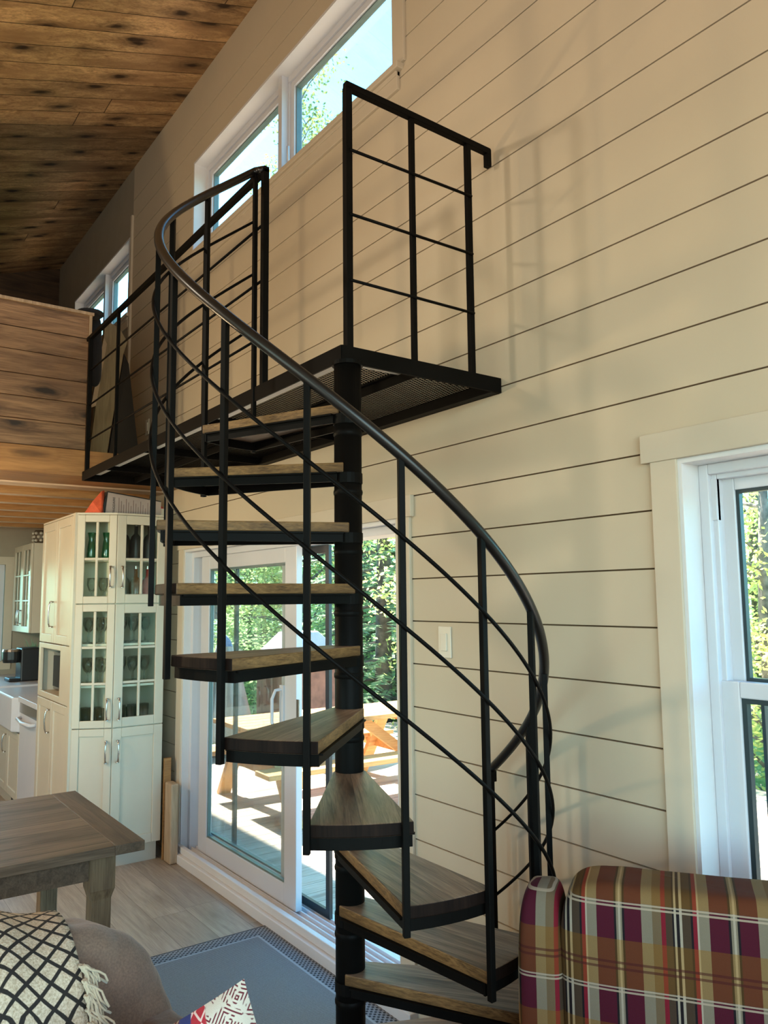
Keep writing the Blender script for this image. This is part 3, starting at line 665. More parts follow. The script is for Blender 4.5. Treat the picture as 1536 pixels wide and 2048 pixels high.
m = MB(); fi = inset(foot, 0.018)
for i in (1, 2, 3):
    j = (i+1) % 4
    if (i, j) == (0, 1): continue
    m.prism([foot[i], foot[j], fi[j], fi[i]], 0.12, 2.2)
m.prism(fi, 0.12, 0.136); m.build('cabinet_body', 'cabin', T1)
m = MB(); m.prism([T1l(*p) for p in ((1.34, 5.212), (1.558, 5.096), (1.558, 5.50), (1.34, 5.50))], 2.2, 2.212); m.build('cabinet_top', 'cab', T1)
m = MB(); m.box(0.012, W1-0.008, 0.05, 0.066, 0, 0.12); m.build('toe_kick', 'cab', T1)
for z in (0.85, 1.11, 1.37, 1.625, 1.91):
    m = MB(); m.prism(inset(foot, 0.020), z-0.008, z+0.006); m.build('shelf', 'cabin', T1)
# pantry with microwave niche; local x runs towards the camera along -y
PX, PY0, PY1 = 1.33, 6.085, 5.270
PA = empty('pantry_cabinet', (PX, PY0, 0), -PI/2, label='tall cream pantry cabinet with a microwave niche, left of the glass cabinets', cat='cabinet')
PW = PY0-PY1; h2 = PW/2
door(PA, 0, h2, 1.365, 2.2, 'panel', hx=h2-0.035, hz=1.56, hh=0.17)
door(PA, h2, PW, 1.365, 2.2, 'panel')
door(PA, 0, h2, 0.12, 0.985, 'panel', hx=h2-0.035, hz=0.85, hh=0.15)
door(PA, h2, PW, 0.12, 0.985, 'panel')
m = MB(); m.box(0, 0.055, 0, 0.02, 0.99, 1.36); m.box(0.60, PW, 0, 0.02, 0.99, 1.36); m.box(0.055, 0.60, 0, 0.02, 1.325, 1.36); m.box(0.055, 0.60, 0, 0.02, 0.99, 1.03); m.build('niche_frame', 'cab', PA, bevel=0.003)
m = MB(); m.box(0, 0.016, 0.021, 0.62, 0.0, 2.2); m.box(0.565, 0.58, 0.021, 0.62, 0.0, 2.2); m.box(0.016, 0.565, 0.60, 0.62, 0.1, 2.2)
m.box(0.016, 0.565, 0.021, 0.6, 1.005, 1.02); m.box(0.016, 0.565, 0.021, 0.6, 1.345, 1.36); m.box(0.016, 0.565, 0.021, 0.6, 0.1, 0.12); m.box(0.0, 0.585, 0.04, 0.056, 0.0, 0.12); m.build('cabinet_body', 'cab', PA)
m = MB(); m.box(0, PW, 0.0, 0.62, 2.2, 2.212) if False else m.box(0, 0.58, 0.0, 0.62, 2.2, 2.212); m.box(0.58, PW+0.055, 0.0, 0.024, 2.2, 2.212); m.build('cabinet_top', 'cab', PA)
m = MB(); m.box(PW, PW+0.052, 0.0, 0.02, 0.0, 2.2); m.build('filler_strip', 'cab', PA)
MW = empty('microwave', (PX+0.075, 6.05, 1.021), -PI/2, label='stainless microwave inside the pantry niche', cat='microwave')
m = MB(); m.box(0.0, 0.47, 0.02, 0.36, 0.006, 0.27); m.build('case', 'chrome', MW, bevel=0.004)
m = MB(); m.box(0.03, 0.33, 0.010, 0.02, 0.03, 0.245); m.build('door', 'frameblack', MW, bevel=0.002)
m = MB(); m.box(0.35, 0.46, 0.012, 0.02, 0.02, 0.255); m.build('control_panel', 'frameblack', MW)
m = MB(); m.tube([(0.34, 0.0, 0.05), (0.34, 0.0, 0.23)], 0.006, 8); m.build('handle', 'chrome', MW)
# kitchen run beyond
DW = empty('dishwasher', (1.345, 6.71, 0), -PI/2, label='white dishwasher with curved white handle next to the pantry cabinet', cat='dishwasher')
m = MB(); m.box(0.003, 0.60, 0.0, 0.55, 0.10, 0.875); m.build('door', 'white', DW, bevel=0.004)
m = MB(); m.box(0.003, 0.60, -0.004, 0.02, 0.80, 0.873); m.build('control_panel', 'chrome', DW)
m = MB(); m.tube([(0.06, 0.0, 0.765), (0.08, -0.035, 0.76), (0.3, -0.05, 0.755), (0.52, -0.035, 0.76), (0.54, 0.0, 0.765)], 0.013, 10); m.build('handle', 'white', DW, smooth=True)
m = MB(); m.box(0.003, 0.6, 0.05, 0.06, 0.0, 0.1); m.build('toe_kick', 'cab', DW)
SC = empty('sink_cabinet', (1.345, 7.60, 0), -PI/2, label='cream base cabinet with dark handles under the white apron sink', cat='cabinet')
door(SC, 0.0, 0.44, 0.12, 0.63, 'panel', hx=0.40, hz=0.50, hh=0.14); door(SC, 0.44, 0.88, 0.12, 0.63, 'panel')
m = MB(); m.box(0, 0.88, 0.021, 0.6, 0.12, 0.63); m.box(0, 0.88, 0.05, 0.066, 0, 0.12); m.build('cabinet_body', 'cab', SC)
m = MB()
for i in range(7): m.box(0.46+i*0.035, 0.485+i*0.035, 0.044, 0.05, 0.02, 0.09)
m.build('toe_vent', 'frameblack', SC)
m = MB(); m.prism([(0, 0), (0.0, 0.5), (0.87, 0.5), (0.87, 0.0), (0.80, -0.045), (0.07, -0.045)], 0.64, 0.905)
SK = empty('apron_sink', (1.345, 7.60, 0), -PI/2, label='glossy white apron front sink set in the kitchen counter', cat='sink')
m.build('basin', 'white', SK, bevel=0.012)
BC = empty('base_cabinet', (1.345, 8.83, 0), -PI/2, label='cream base cabinet at the far end of the kitchen under the coffee maker', cat='cabinet')
door(BC, 0.0, 0.61, 0.12, 0.875, 'panel', hx=0.57, hz=0.7, hh=0.14); door(BC, 0.61, 1.22, 0.12, 0.875, 'panel', hx=0.66, hz=0.7, hh=0.14)
m = MB(); m.box(0, 1.22, 0.021, 0.6, 0.12, 0.875); m.box(0, 1.22, 0.05, 0.066, 0, 0.12); m.build('cabinet_body', 'cab', BC)
mb = MB(); mb.box(1.33, 1.995, 7.61, 8.84, 0.88, 0.92); mb.box(1.33, 1.995, 6.10, 6.72, 0.88, 0.92); mb.box(1.86, 1.995, 6.72, 7.61, 0.88, 0.92)
tag(mb.build('countertop', 'white', bevel=0.003), 'white worktop running from the pantry to the far kitchen wall', 'countertop')
WC = empty('wall_cabinet', (1.65, 8.79, 0), -PI/2, label='cream wall cabinet with two glass doors hanging over the coffee maker', cat='cabinet')
door(WC, 0, 0.395, 1.355, 2.205, 'glass', 3, 2, 0.365, 1.5, 0.13); door(WC, 0.395, 0.79, 1.355, 2.205, 'glass', 3, 2, 0.425, 1.5, 0.13)
m = MB(); m.box(0, 0.016, 0.021, 0.345, 1.355, 2.205); m.box(0.774, 0.79, 0.021, 0.345, 1.355, 2.205); m.box(0.016, 0.774, 0.33, 0.345, 1.355, 2.205)
for z in (1.355, 1.62, 1.9, 2.189): m.box(0.016, 0.774, 0.021, 0.33, z, z+0.016)
m.build('cabinet_body', 'cab', WC)
# coffee maker, plant, jar, pot
CM = empty('coffee_maker', (1.52, 8.02, 0.921), 0, label='black coffee maker with chrome lid on the kitchen worktop', cat='coffee maker')
m = MB(); m.box(0.06, 0.24, -0.1, 0.14, 0, 0.30); m.box(-0.04, 0.09, -0.09, 0.12, 0.0, 0.03); m.build('body', 'frameblack', CM, bevel=0.012)
m = MB(); m.lathe([(0.0, 0.17), (0.075, 0.17), (0.085, 0.2), (0.085, 0.27), (0.0, 0.27)], (0.0, 0.0, 0), 20); m.build('brew_head', 'frameblack', CM, smooth=False)
m = MB(); m.lathe([(0.0, 0.271), (0.086, 0.271), (0.080, 0.292), (0.0, 0.297)], (0.0, 0.0, 0), 20); m.build('lid', 'chrome', CM)
M['petal'] = paint('white_dots_glaze', (0.55, 0.50, 0.42), 0.5, 0.1); M['potdark'] = paint('dark_brown_glaze', (0.10, 0.07, 0.045), 0.5, 0.1)
PT = empty('plant_pot', (1.77, 8.15, 2.206), 0, label='dark pot with pale round dots on top of the kitchen wall cabinet', cat='pot')
m = MB(); m.lathe([(0, 0), (0.06, 0), (0.078, 0.05), (0.078, 0.1), (0.066, 0.13), (0.06, 0.13), (0.06, 0.02), (0, 0.02)], n=24); m.build('body', 'potdark', PT, smooth=True)
m = MB()
for r in range(3):
    for i in range(10):
        a = 2*PI*(i+0.5*(r % 2))/10; m.pillow((0.078*math.cos(a), 0.078*math.sin(a), 0.03+0.035*r), (0.032, 0.032, 0.028), (1, 1), 8, 6)
m.build('dots', 'petal', PT)
PL = empty('potted_plant', (1.80, 8.35, 0.921), 0, label='green spiky plant behind the coffee maker', cat='plant')
m = MB(); m.lathe([(0, 0), (0.05, 0), (0.065, 0.12), (0.055, 0.12), (0.0, 0.1)], n=20); m.build('pot', 'potdark', PL, smooth=True)
m = MB()
for i in range(40):
    a = random.uniform(0, 2*PI); h = random.uniform(0.15, 0.3); r = random.uniform(0.04, 0.15)
    b0 = Vector((0.02*math.cos(a), 0.02*math.sin(a), 0.1)); t = Vector((r*math.cos(a), r*math.sin(a), 0.1+h)); s_ = Vector((-math.sin(a), math.cos(a), 0))*0.008
    mid_ = (b0+t)/2+Vector((0, 0, 0.04)); m.add([b0-s_, b0+s_, mid_+s_, t, mid_-s_], [(0, 1, 2, 4), (4, 2, 3)])
m.build('leaves', 'leaf_dark', PL)
M['red'] = paint('red_plastic', (0.45, 0.04, 0.03), 0.4, 0.05)
JR = empty('spice_jar', (1.36, 8.3, 0.921), label='small red jar left of the coffee maker', cat='jar')
m = MB(); m.lathe([(0, 0), (0.025, 0), (0.025, 0.06), (0.018, 0.07), (0, 0.07)], n=14); m.build('body', 'red', JR, smooth=True)
m = MB(); m.lathe([(0, 0.07), (0.02, 0.07), (0.02, 0.085), (0, 0.085)], n=14); m.build('lid', 'white', JR)
# glassware
M['greenglass'] = paint('green_glass', (0.008, 0.10, 0.035), 0.12, 0.1, spec=0.9)
M['clearglass'] = glass('clear_glassware', (0.955, 0.975, 0.965), 0.16)
M['amber'] = paint('amber_liquor_glass', (0.22, 0.10, 0.03), 0.15, 0.1)
def onT2(x, y, z): return (1.562+x, 5.1+y, z)
def onT1(x, y, z): v = Matrix.Rotation(an, 2) @ Vector((x, y)); return (ax_+v.x, ay_+v.y, z)
vase = [(0, 0), (0.026, 0), (0.030, 0.02), (0.024, 0.09), (0.018, 0.13), (0.026, 0.17), (0.027, 0.172), (0.022, 0.168), (0.014, 0.13), (0.020, 0.05), (0, 0.01)]
vlab = ['green glass vase behind the left pane of the angled cabinet', 'green glass vase behind the right pane of the angled cabinet']
for i, (x, y) in enumerate(((0.075, 0.07), (0.168, 0.07))):
    m = MB(); m.lathe(vase, n=18); o = m.build('green_vase', 'greenglass', smooth=True, loc=onT1(x, y, 1.9165)); tag(o, vlab[i], 'vase')
goblet = [(0, 0), (0.028, 0), (0.028, 0.003), (0.005, 0.008), (0.004, 0.07), (0.020, 0.085), (0.032, 0.12), (0.030, 0.165), (0.028, 0.165), (0.030, 0.12), (0.018, 0.088), (0.001, 0.078)]
tumbler = [(0, 0), (0.028, 0), (0.034, 0.11), (0.032, 0.11), (0.026, 0.008), (0, 0.008)]
proto = {}
def gl(kind, pos, label, group):
    if kind not in proto:
        m = MB(); m.lathe(goblet if kind == 'wine_glass' else tumbler, n=16); o = m.build(kind, 'clearglass', smooth=True); proto[kind] = o
    else: o = proto[kind].copy(); COL.objects.link(o)
    o.location = pos; tag(o, label, 'glass', group)
for zi, (z, kind, nm) in enumerate(((1.3765, 'wine_glass', 'top'), (1.1165, 'wine_glass', 'middle'), (0.8565, 'tumbler', 'bottom'))):
    for pos_, x, y in (('front left', 0.075, 0.075), ('front right', 0.160, 0.075), ('back left', 0.05, 0.155), ('back right', 0.12, 0.155)):
        gl(kind, onT1(x, y, z), 'clear %s at the %s of the %s shelf in the angled cabinet' % (kind.replace('_', ' '), pos_, nm), 'glasses on the %s shelf of the angled cabinet' % nm)
    for pos_, x, y in (('front left', 0.07, 0.09), ('front middle', 0.145, 0.09), ('front right', 0.225, 0.09), ('back left', 0.11, 0.20), ('back middle', 0.19, 0.20), ('back right', 0.265, 0.20)):
        gl(kind, onT2(x, y, z), 'clear %s at the %s of the %s shelf in the right display cabinet' % (kind.replace('_', ' '), pos_, nm), 'glasses on the %s shelf of the right display cabinet' % nm)
for pos_, x, y in (('left', 0.08, 0.08), ('right', 0.15, 0.08)):
    gl('wine_glass', onT1(x, y+0.01, 1.6315), pos_ + ' clear wine glass behind the upper glass door of the angled cabinet', 'glasses in the upper angled cabinet')
bottle = [(0, 0), (0.036, 0), (0.038, 0.01), (0.038, 0.13), (0.030, 0.155), (0.012, 0.175), (0.012, 0.225), (0, 0.225)]
labs = [('frameblack', 'dark bottle at the left on the top shelf of the right display cabinet', 0.08, 1.9165), ('frameblack', 'dark bottle in the middle of the top shelf of the right display cabinet', 0.16, 1.9165),
        ('frameblack', 'dark bottle at the right on the top shelf of the right display cabinet', 0.25, 1.9165), ('clearglass', 'clear cut glass bottle on the second shelf of the right display cabinet', 0.09, 1.6315),
        ('amber', 'amber bottle on the second shelf of the right display cabinet', 0.165, 1.6315), ('red', 'red bottle on the second shelf of the right display cabinet', 0.245, 1.6315)]
for mt, lb, x, z in labs:
    B = empty('bottle', onT2(x, 0.12, z), label=lb, cat='bottle')
    m = MB(); m.lathe(bottle, n=20); m.build('body', mt, B, smooth=True)
    m = MB(); m.lathe([(0, 0.225), (0.013, 0.225), (0.013, 0.245), (0, 0.245)], n=14); m.build('cap', 'chrome', B)
# on top of the cabinets
M['orange'] = paint('orange_foil', (0.75, 0.13, 0.06), 0.3, 0.15, scale=14)
mb = MB(); mb.add([(1.40, 5.30, 2.214), (1.50, 5.24, 2.214), (1.54, 5.30, 2.214), (1.44, 5.40, 2.214), (1.512, 5.30, 2.375), (1.535, 5.31, 2.385), (1.45, 5.285, 2.30)],
                  [(0, 3, 2, 1), (0, 1, 6), (1, 4, 6), (1, 2, 5, 4), (2, 3, 5), (3, 4, 5), (0, 6, 4, 3)])
tag(mb.build('snack_bag', 'orange', bevel=0.004), 'orange foil bag on top of the angled display cabinet', 'bag')
M['boxgrey'] = paint('grey_printed_cardboard', (0.40, 0.34, 0.32), 0.7, 0.05)
BX = empty('cardboard_box', (1.53, 5.27, 2.214), rad(-3), label='long grey box with dark edges and printed lines on top of the display cabinets', cat='box')
m = MB(); m.add([(0.0, 0, 0), (0.37, 0, 0), (0.37, 0.2, 0), (0.0, 0.2, 0), (0.015, 0, 0.150), (0.37, 0, 0.105), (0.37, 0.2, 0.105), (0.015, 0.2, 0.150)],
               [(0, 3, 2, 1), (4, 5, 6, 7), (0, 1, 5, 4), (1, 2, 6, 5), (2, 3, 7, 6), (3, 0, 4, 7)]); m.build('carton', 'boxgrey', BX)
m = MB(); m.add([(-0.03, 0.0, 0), (0.0, 0, 0), (0.015, 0, 0.150), (0.37, 0, 0.105), (0.37, 0, 0.112), (0.012, 0, 0.158), (-0.03, 0.2, 0), (0.0, 0.2, 0), (0.015, 0.2, 0.150), (0.37, 0.2, 0.105), (0.37, 0.2, 0.112), (0.012, 0.2, 0.158)],
               [(0, 1, 2, 5), (5, 2, 3, 4), (6, 11, 8, 7), (11, 10, 9, 8), (0, 5, 11, 6), (5, 4, 10, 11)]); m.build('lid_edge', 'frameblack', BX)
def text(body, size, parent, mat, loc, rot, nm='lettering', ext=0.0004):
    c = bpy.data.curves.new(nm, 'FONT'); c.body = body; c.size = size; c.extrude = ext; c.align_x = 'CENTER'; c.align_y = 'CENTER'
    t = bpy.data.objects.new(nm, c); COL.objects.link(t)
    dg = bpy.context.evaluated_depsgraph_get(); me = bpy.data.meshes.new_from_object(t.evaluated_get(dg)); bpy.data.objects.remove(t)
    me.materials.clear(); me.materials.append(M[mat]); o = bpy.data.objects.new(nm, me); COL.objects.link(o); o.parent = parent; o.location = loc; o.rotation_euler = rot
    return o
text('FRIGIDAIRE', 0.021, BX, 'frameblack', (0.055, -0.001, 0.066), (PI/2, -PI/2, 0))
m = MB()
for i in range(16): m.box(0.085+i*0.016, 0.089+i*0.016, -0.0012, 0.0, 0.012, 0.118-i*0.002-0.02*((i*7) % 3))
M['print'] = paint('brown_print', (0.22, 0.15, 0.14), 0.7, 0.1); m.build('printed_lines', 'print', BX)
BR = empty('small_box', (1.865, 5.262, 2.214), 0, label='small white box with a red sloping corner at the right end of the cabinet top', cat='box')
m = MB(); m.box(0, 0.062, 0, 0.1, 0, 0.062); m.build('carton', 'switch', BR)
m = MB(); m.add([(0, -0.001, 0.062), (0.062, -0.001, 0.062), (0.012, -0.001, 0.10), (0, -0.001, 0.10), (0, 0.1, 0.062), (0.062, 0.1, 0.062), (0.012, 0.1, 0.10), (0, 0.1, 0.10)],
               [(0, 1, 2, 3), (7, 6, 5, 4), (3, 2, 6, 7), (1, 5, 6, 2), (0, 3, 7, 4)]); m.build('lid', 'red', BR)
# boards stored by the door
mb = MB(); mb.box(-0.028, 0.028, -0.055, 0.055, 0, 0.49)
o = mb.build('thick_plank', 'boardwood', bevel=0.010); o.location = (1.925, 5.015, 0.0); tag(o, 'thick pale plank with rounded edges standing by the patio door', 'plank')
mb = MB(); mb.box(1.90, 1.945, 5.09, 5.11, 0, 0.63)
tag(mb.build('thin_plank', 'beam'), 'taller brown board standing behind the thick pale plank', 'plank')

# ================================================================= TABLE
TB = empty('dining_table', (0, 0, 0), label='grey brown plank dining table with breadboard ends and chunky legs', cat='table')
tx0, tx1, ty0, ty1, tz = -0.75, 1.052, 3.0, 3.968, 0.76
m = MB(); m.box(tx0+0.11, tx1-0.11, ty0+0.10, ty1-0.10, tz-0.035, tz-0.001); m.build('tabletop', 'tabletop', TB)
for q in (tx1-0.11, tx0): m = MB(); m.box(q, q+0.11, ty0, ty1, tz-0.036, tz); m.build('breadboard_end', 'tablewood', TB, bevel=0.003)
m = MB(); m.box(tx0+0.11, tx1-0.11, ty0, ty0+0.10, tz-0.036, tz-0.0005); m.box(tx0+0.11, tx1-0.11, ty1-0.10, ty1, tz-0.036, tz-0.0005); m.build('table_border', 'tabletop', TB, bevel=0.002)
m = MB(); m.box(tx0+0.1, tx1-0.1, ty0+0.075, ty0+0.10, tz-0.13, tz-0.036); m.box(tx0+0.1, tx1-0.1, ty1-0.10, ty1-0.075, tz-0.13, tz-0.036)
m.box(tx1-0.11, tx1-0.085, ty0+0.1, ty1-0.1, tz-0.13, tz-0.036); m.box(tx0+0.085, tx0+0.11, ty0+0.1, ty1-0.1, tz-0.13, tz-0.036); m.build('apron', 'tablewood', TB)
for lx in (tx0+0.12, tx1-0.135):
    for ly in (ty0+0.10, ty1-0.10):
        prof = [(0.046, tz-0.036), (0.046, tz-0.165), (0.040, tz-0.185), (0.036, tz-0.20), (0.036, 0.30), (0.040, 0.12), (0.034, 0.0)]
        m = MB(); vs = []; fs = []
        for h_, z in prof: vs += [(lx-h_, ly-h_, z), (lx+h_, ly-h_, z), (lx+h_, ly+h_, z), (lx-h_, ly+h_, z)]
        for i in range(len(prof)-1):
            for j in range(4): fs.append((i*4+j, (i+1)*4+j, (i+1)*4+(j+1) % 4, i*4+(j+1) % 4))
        fs += [(0, 1, 2, 3), tuple(len(vs)-4+q for q in (3, 2, 1, 0))]
        m.add(vs, fs); m.build('leg', 'tableleg', TB, bevel=0.004)

# ================================================================= RUG
def rugmat():
    m, nt, b, o = newmat('blue_grey_flatweave'); k = N(nt); v, ax = k.obj()
    x, y = ax['x'], ax['y']; hx, hy = 0.47, 0.77
    ex = k.math('SUBTRACT', hx, k.math('ABSOLUTE', x)); ey = k.math('SUBTRACT', hy, k.math('ABSOLUTE', y)); e = k.math('MINIMUM', ex, ey)
    rib = k.math('ADD', k.math('MULTIPLY', k.math('SINE', k.math('MULTIPLY', k.math('ADD', y, k.math('MULTIPLY', x, 0.3)), 900.0)), 0.5), 0.5)
    nz = k.noise(v, 300, 2)
    field = k.ramp(k.math('ADD', k.math('MULTIPLY', rib, 0.45), k.math('MULTIPLY', nz, 0.55)), [(0.3, (0.165, 0.152, 0.148)), (0.75, (0.36, 0.335, 0.32))])
    sx = k.math('SINE', k.math('MULTIPLY', x, 250.0)); sy = k.math('SINE', k.math('MULTIPLY', y, 250.0))
    dots = k.step(k.math('MULTIPLY', sx, sy), 0.05, 0.3)
    bord = k.mix(dots, (0.27, 0.275, 0.29), (0.03, 0.032, 0.038))
    c = k.mix(k.step(e, 0.094, 0.097), bord, field)
    band = k.math('MULTIPLY', k.step(e, 0.092, 0.094), k.math('SUBTRACT', 1.0, k.step(e, 0.103, 0.105)))
    c = k.mix(band, c, (0.42, 0.42, 0.43))
    edge = k.math('SUBTRACT', 1.0, k.step(e, 0.010, 0.013)); c = k.mix(edge, c, (0.05, 0.055, 0.07))
    k.put(b.inputs['Base Color'], c); b.inputs['Roughness'].default_value = 0.95
    k.bump(b, k.math('ADD', rib, nz), 0.4, 0.002)
    return m
M['rug'] = rugmat()
mb = MB(); mb.box(-0.47, 0.47, -0.77, 0.77, 0, 0.008); o = mb.build('area_rug', 'rug', bevel=0.003); o.location = (1.488, 2.995, 0.0)
tag(o, 'blue grey flatweave rug with a dotted border in front of the patio door', 'rug')

# ================================================================= PLAID ARMCHAIR (right)
def plaidmat(wx='x', wz='z'):
    m, nt, b, o = newmat('red_gold_plaid'); k = N(nt); v, ax = k.obj()
    tan, crim, brn, crm, blk, bur, gry = (0.13, 0.085, 0.045), (0.17, 0.008, 0.018), (0.050, 0.030, 0.018), (0.34, 0.28, 0.21), (0.008, 0.006, 0.008), (0.060, 0.004, 0.014), (0.185, 0.15, 0.105)
    u = k.math('FRACT', k.math('DIVIDE', k.math('ADD', ax[wx], 0.024), 0.235))
    warp = k.ramp(u, [(0.0, tan), (0.055, crim), (0.095, brn), (0.155, blk), (0.170, crm), (0.19, blk), (0.215, crm), (0.240, brn), (0.315, blk), (0.335, crim), (0.37, crm), (0.385, gry), (0.475, bur), (0.635, blk),
                      (0.655, gry), (0.675, crm), (0.695, gry), (0.71, blk), (0.73, bur), (0.88, gry), (0.98, tan)], 'CONSTANT')
    w = k.math('FRACT', k.math('DIVIDE', k.math('ADD', ax[wz], 0.104), 0.176))
    band = k.ramp(w, [(0.0, (0, 0, 0)), (0.04, (0, 0, 0)), (0.10, (0.85,)*3), (0.62, (0.85,)*3), (0.66, (0.0,)*3)], 'CONSTANT')
    lite = k.ramp(w, [(0.0, (0,)*3), (0.035, (0.75,)*3), (0.055, (0,)*3), (0.075, (0.75,)*3), (0.095, (0,)*3)], 'CONSTANT')
    drk = k.ramp(w, [(0.0, (0,)*3), (0.30, (0.7,)*3), (0.33, (0,)*3), (0.37, (0.7,)*3), (0.40, (0,)*3)], 'CONSTANT')
    gold = k.mix(0.38, k.mix(1.0, warp, (1.3, 1.0, 0.55), 'MULTIPLY'), (0.16, 0.075, 0.012)); c = k.mix(band, warp, gold)
    c = k.mix(lite, c, (0.40, 0.31, 0.22)); c = k.mix(drk, c, (0.055, 0.008, 0.008))
    tw = k.noise(k.comb(k.math('MULTIPLY', ax[wx], 700), k.math('MULTIPLY', ax[wz], 700), k.math('MULTIPLY', ax['y'], 700)), 1.0, 1)
    c = k.mix(k.math('MULTIPLY', tw, 0.18), c, (0.03, 0.02, 0.015))
    k.put(b.inputs['Base Color'], c); b.inputs['Roughness'].default_value = 0.85; b.inputs['Specular IOR Level'].default_value = 0.15
    k.bump(b, tw, 0.25, 0.002); return m
M['plaid'] = plaidmat(); M['plaidside'] = plaidmat('y', 'z')
AC = empty('plaid_armchair', (1.407, 1.298, 0), math.atan2(-0.824, 0.566), label='red, gold and brown plaid armchair beside the double hung window', cat='armchair')
def softbox(x0, x1, y0, y1, z0, z1, e=0.35, wr=0.006, seed=1, nu=56, nv=36):
    m = MB(); m.pillow(((x0+x1)/2, (y0+y1)/2, (z0+z1)/2), (x1-x0, y1-y0, z1-z0), (e, e), nu, nv, wr, seed); return m
softbox(0.0, 0.575, 0.0, 0.19, 0.40, 1.002, 0.30, 0.006, 4, 72, 44).build('back_cushion', 'plaid', AC, smooth=True)
softbox(-0.10, 0.012, 0.01, 0.20, 0.10, 0.965, 0.42, 0.008, 2).build('wing', 'plaid', AC, smooth=True)
softbox(0.565, 0.655, 0.01, 0.18, 0.10, 0.98, 0.42, 0.008, 3).build('wing', 'plaid', AC, smooth=True)
softbox(0.0, 0.575, -0.52, 0.06, 0.26, 0.46, 0.35, 0.006, 5).build('seat_cushion', 'plaid', AC, smooth=True)
softbox(-0.11, 0.03, -0.55, 0.10, 0.08, 0.62, 0.4, 0.006, 6).build('arm', 'plaidside', AC, smooth=True)
softbox(0.55, 0.66, -0.55, 0.08, 0.08, 0.62, 0.4, 0.006, 7).build('arm', 'plaidside', AC, smooth=True)
m = MB(); m.box(0.0, 0.57, -0.50, 0.16, 0.07, 0.28); m.build('base', 'plaid', AC)
for x in (-0.05, 0.60):
    for y in (-0.46, 0.14): m = MB(); m.tube([(x, y, 0), (x, y, 0.1)], [0.018, 0.026], 12); m.build('leg', 'frameblack', AC)

# ================================================================= MAUVE ARMCHAIR (left) with throw
M['mauve'] = fabric('mauve_suede', (0.195, 0.122, 0.085), var=0.3, sheen=0.25, scale=250)
MC = empty('suede_armchair', (0.16, 1.30, 0), label='taupe suede armchair at the lower left with a checked throw over its back', cat='armchair')
softbox(-0.30, 0.475, 0.28, 0.52, 0.35, 1.02, 0.5, 0.03, 11, 110, 70).build('back_cushion', 'mauve', MC, smooth=True)
softbox(-0.32, 0.45, -0.40, 0.34, 0.25, 0.50, 0.4, 0.015, 12).build('seat_cushion', 'mauve', MC, smooth=True)
softbox(0.36, 0.515, -0.45, 0.52, 0.06, 0.845, 0.55, 0.015, 13).build('arm', 'mauve', MC, smooth=True)
softbox(-0.46, -0.28, -0.45, 0.52, 0.06, 0.70, 0.5, 0.015, 14).build('arm', 'mauve', MC, smooth=True)
m = MB(); m.box(-0.30, 0.40, -0.40, 0.48, 0.04, 0.3); m.build('base', 'mauve', MC)
def throwmat():
    m, nt, b, o = newmat('cream_black_windowpane_knit'); k = N(nt); v, ax = k.obj()
    uvn = k.n('ShaderNodeTexCoord'); q = k.n('ShaderNodeSeparateXYZ'); nt.links.new(uvn.outputs['UV'], q.inputs[0])
    a = k.math('ADD', q.outputs[0], q.outputs[1]); c_ = k.math('SUBTRACT', q.outputs[0], q.outputs[1])
    def lines(t):
        f = k.math('FRACT', k.math('DIVIDE', t, 0.042)); e = k.math('MINIMUM', f, k.math('SUBTRACT', 1.0, f)); return k.math('SUBTRACT', 1.0, k.step(e, 0.09, 0.13))
    nz = k.noise(v, 260, 2)
    l = k.math('MAXIMUM', lines(a), lines(c_))
    base = k.ramp(nz, [(0.3, (0.40, 0.30, 0.20)), (0.7, (0.68, 0.56, 0.42))])
    k.put(b.inputs['Base Color'], k.mix(l, base, (0.018, 0.014, 0.012))); b.inputs['Roughness'].default_value = 0.95
    k.bump(b, nz, 0.6, 0.004); return m
M['throw'] = throwmat()
TH = empty('throw_blanket', (0.16, 1.30, 0), label='cream throw with black diagonal checks and a fringe over the taupe armchair', cat='blanket')
nu, nv = 44, 60; vs = []; uv = []; fs = []
prof = []
for j in range(nv+1):
    t = j/nv
    if t < 0.55: s_ = t/0.55; y = 0.235-0.012*math.sin(s_*3); z = 0.50+0.43*s_
    elif t < 0.8: a = (t-0.55)/0.25*PI; y = 0.405-0.17*math.cos(a); z = 0.93+0.108*math.sin(a)
    else: y = 0.575; z = 0.94-(t-0.8)/0.2*0.25
    prof.append((y, z))
L_ = [0]
for a, b in zip(prof[:-1], prof[1:]): L_.append(L_[-1]+math.hypot(b[0]-a[0], b[1]-a[1]))
for j, (y, z) in enumerate(prof):
    for i in range(nu+1):
        s_ = i/nu; x = -0.34+0.665*s_-0.05*(1-z)*0+0.05*math.sin(z*5)*s_+(0.95-z)*0.10*s_
        d = 0.016*noise.noise(Vector((x*5, z*4, y*4)))+0.020*math.exp(-((s_-0.80)/0.07)**2)-0.016*math.exp(-((s_-0.70)/0.05)**2)
        ny, nz_ = (-1, 0.2) if j < nv*0.55 else (0, 1)
        zz = z+max(0, d)*nz_+(-0.06*(s_-0.55)**2*4 if z > 0.9 else 0)*0.3
        vs.append((x, y+min(0, -abs(d))*(1 if ny else 0)*(1 if j < nv*0.6 else 0), zz)); uv.append((0.62*s_, L_[j]))
for j in range(nv):
    for i in range(nu): fs.append((j*(nu+1)+i, j*(nu+1)+i+1, (j+1)*(nu+1)+i+1, (j+1)*(nu+1)+i))
m = MB(); m.add(vs, fs); o = m.build('blanket_cloth', 'throw', TH, smooth=True, solid=0.010)
ul = o.data.uv_layers.new(name='UVMap')
for lp in o.data.loops: ul.data[lp.index].uv = uv[lp.vertex_index]
M['fringe'] = fabric('cream_yarn', (0.52, 0.42, 0.29), scale=200)
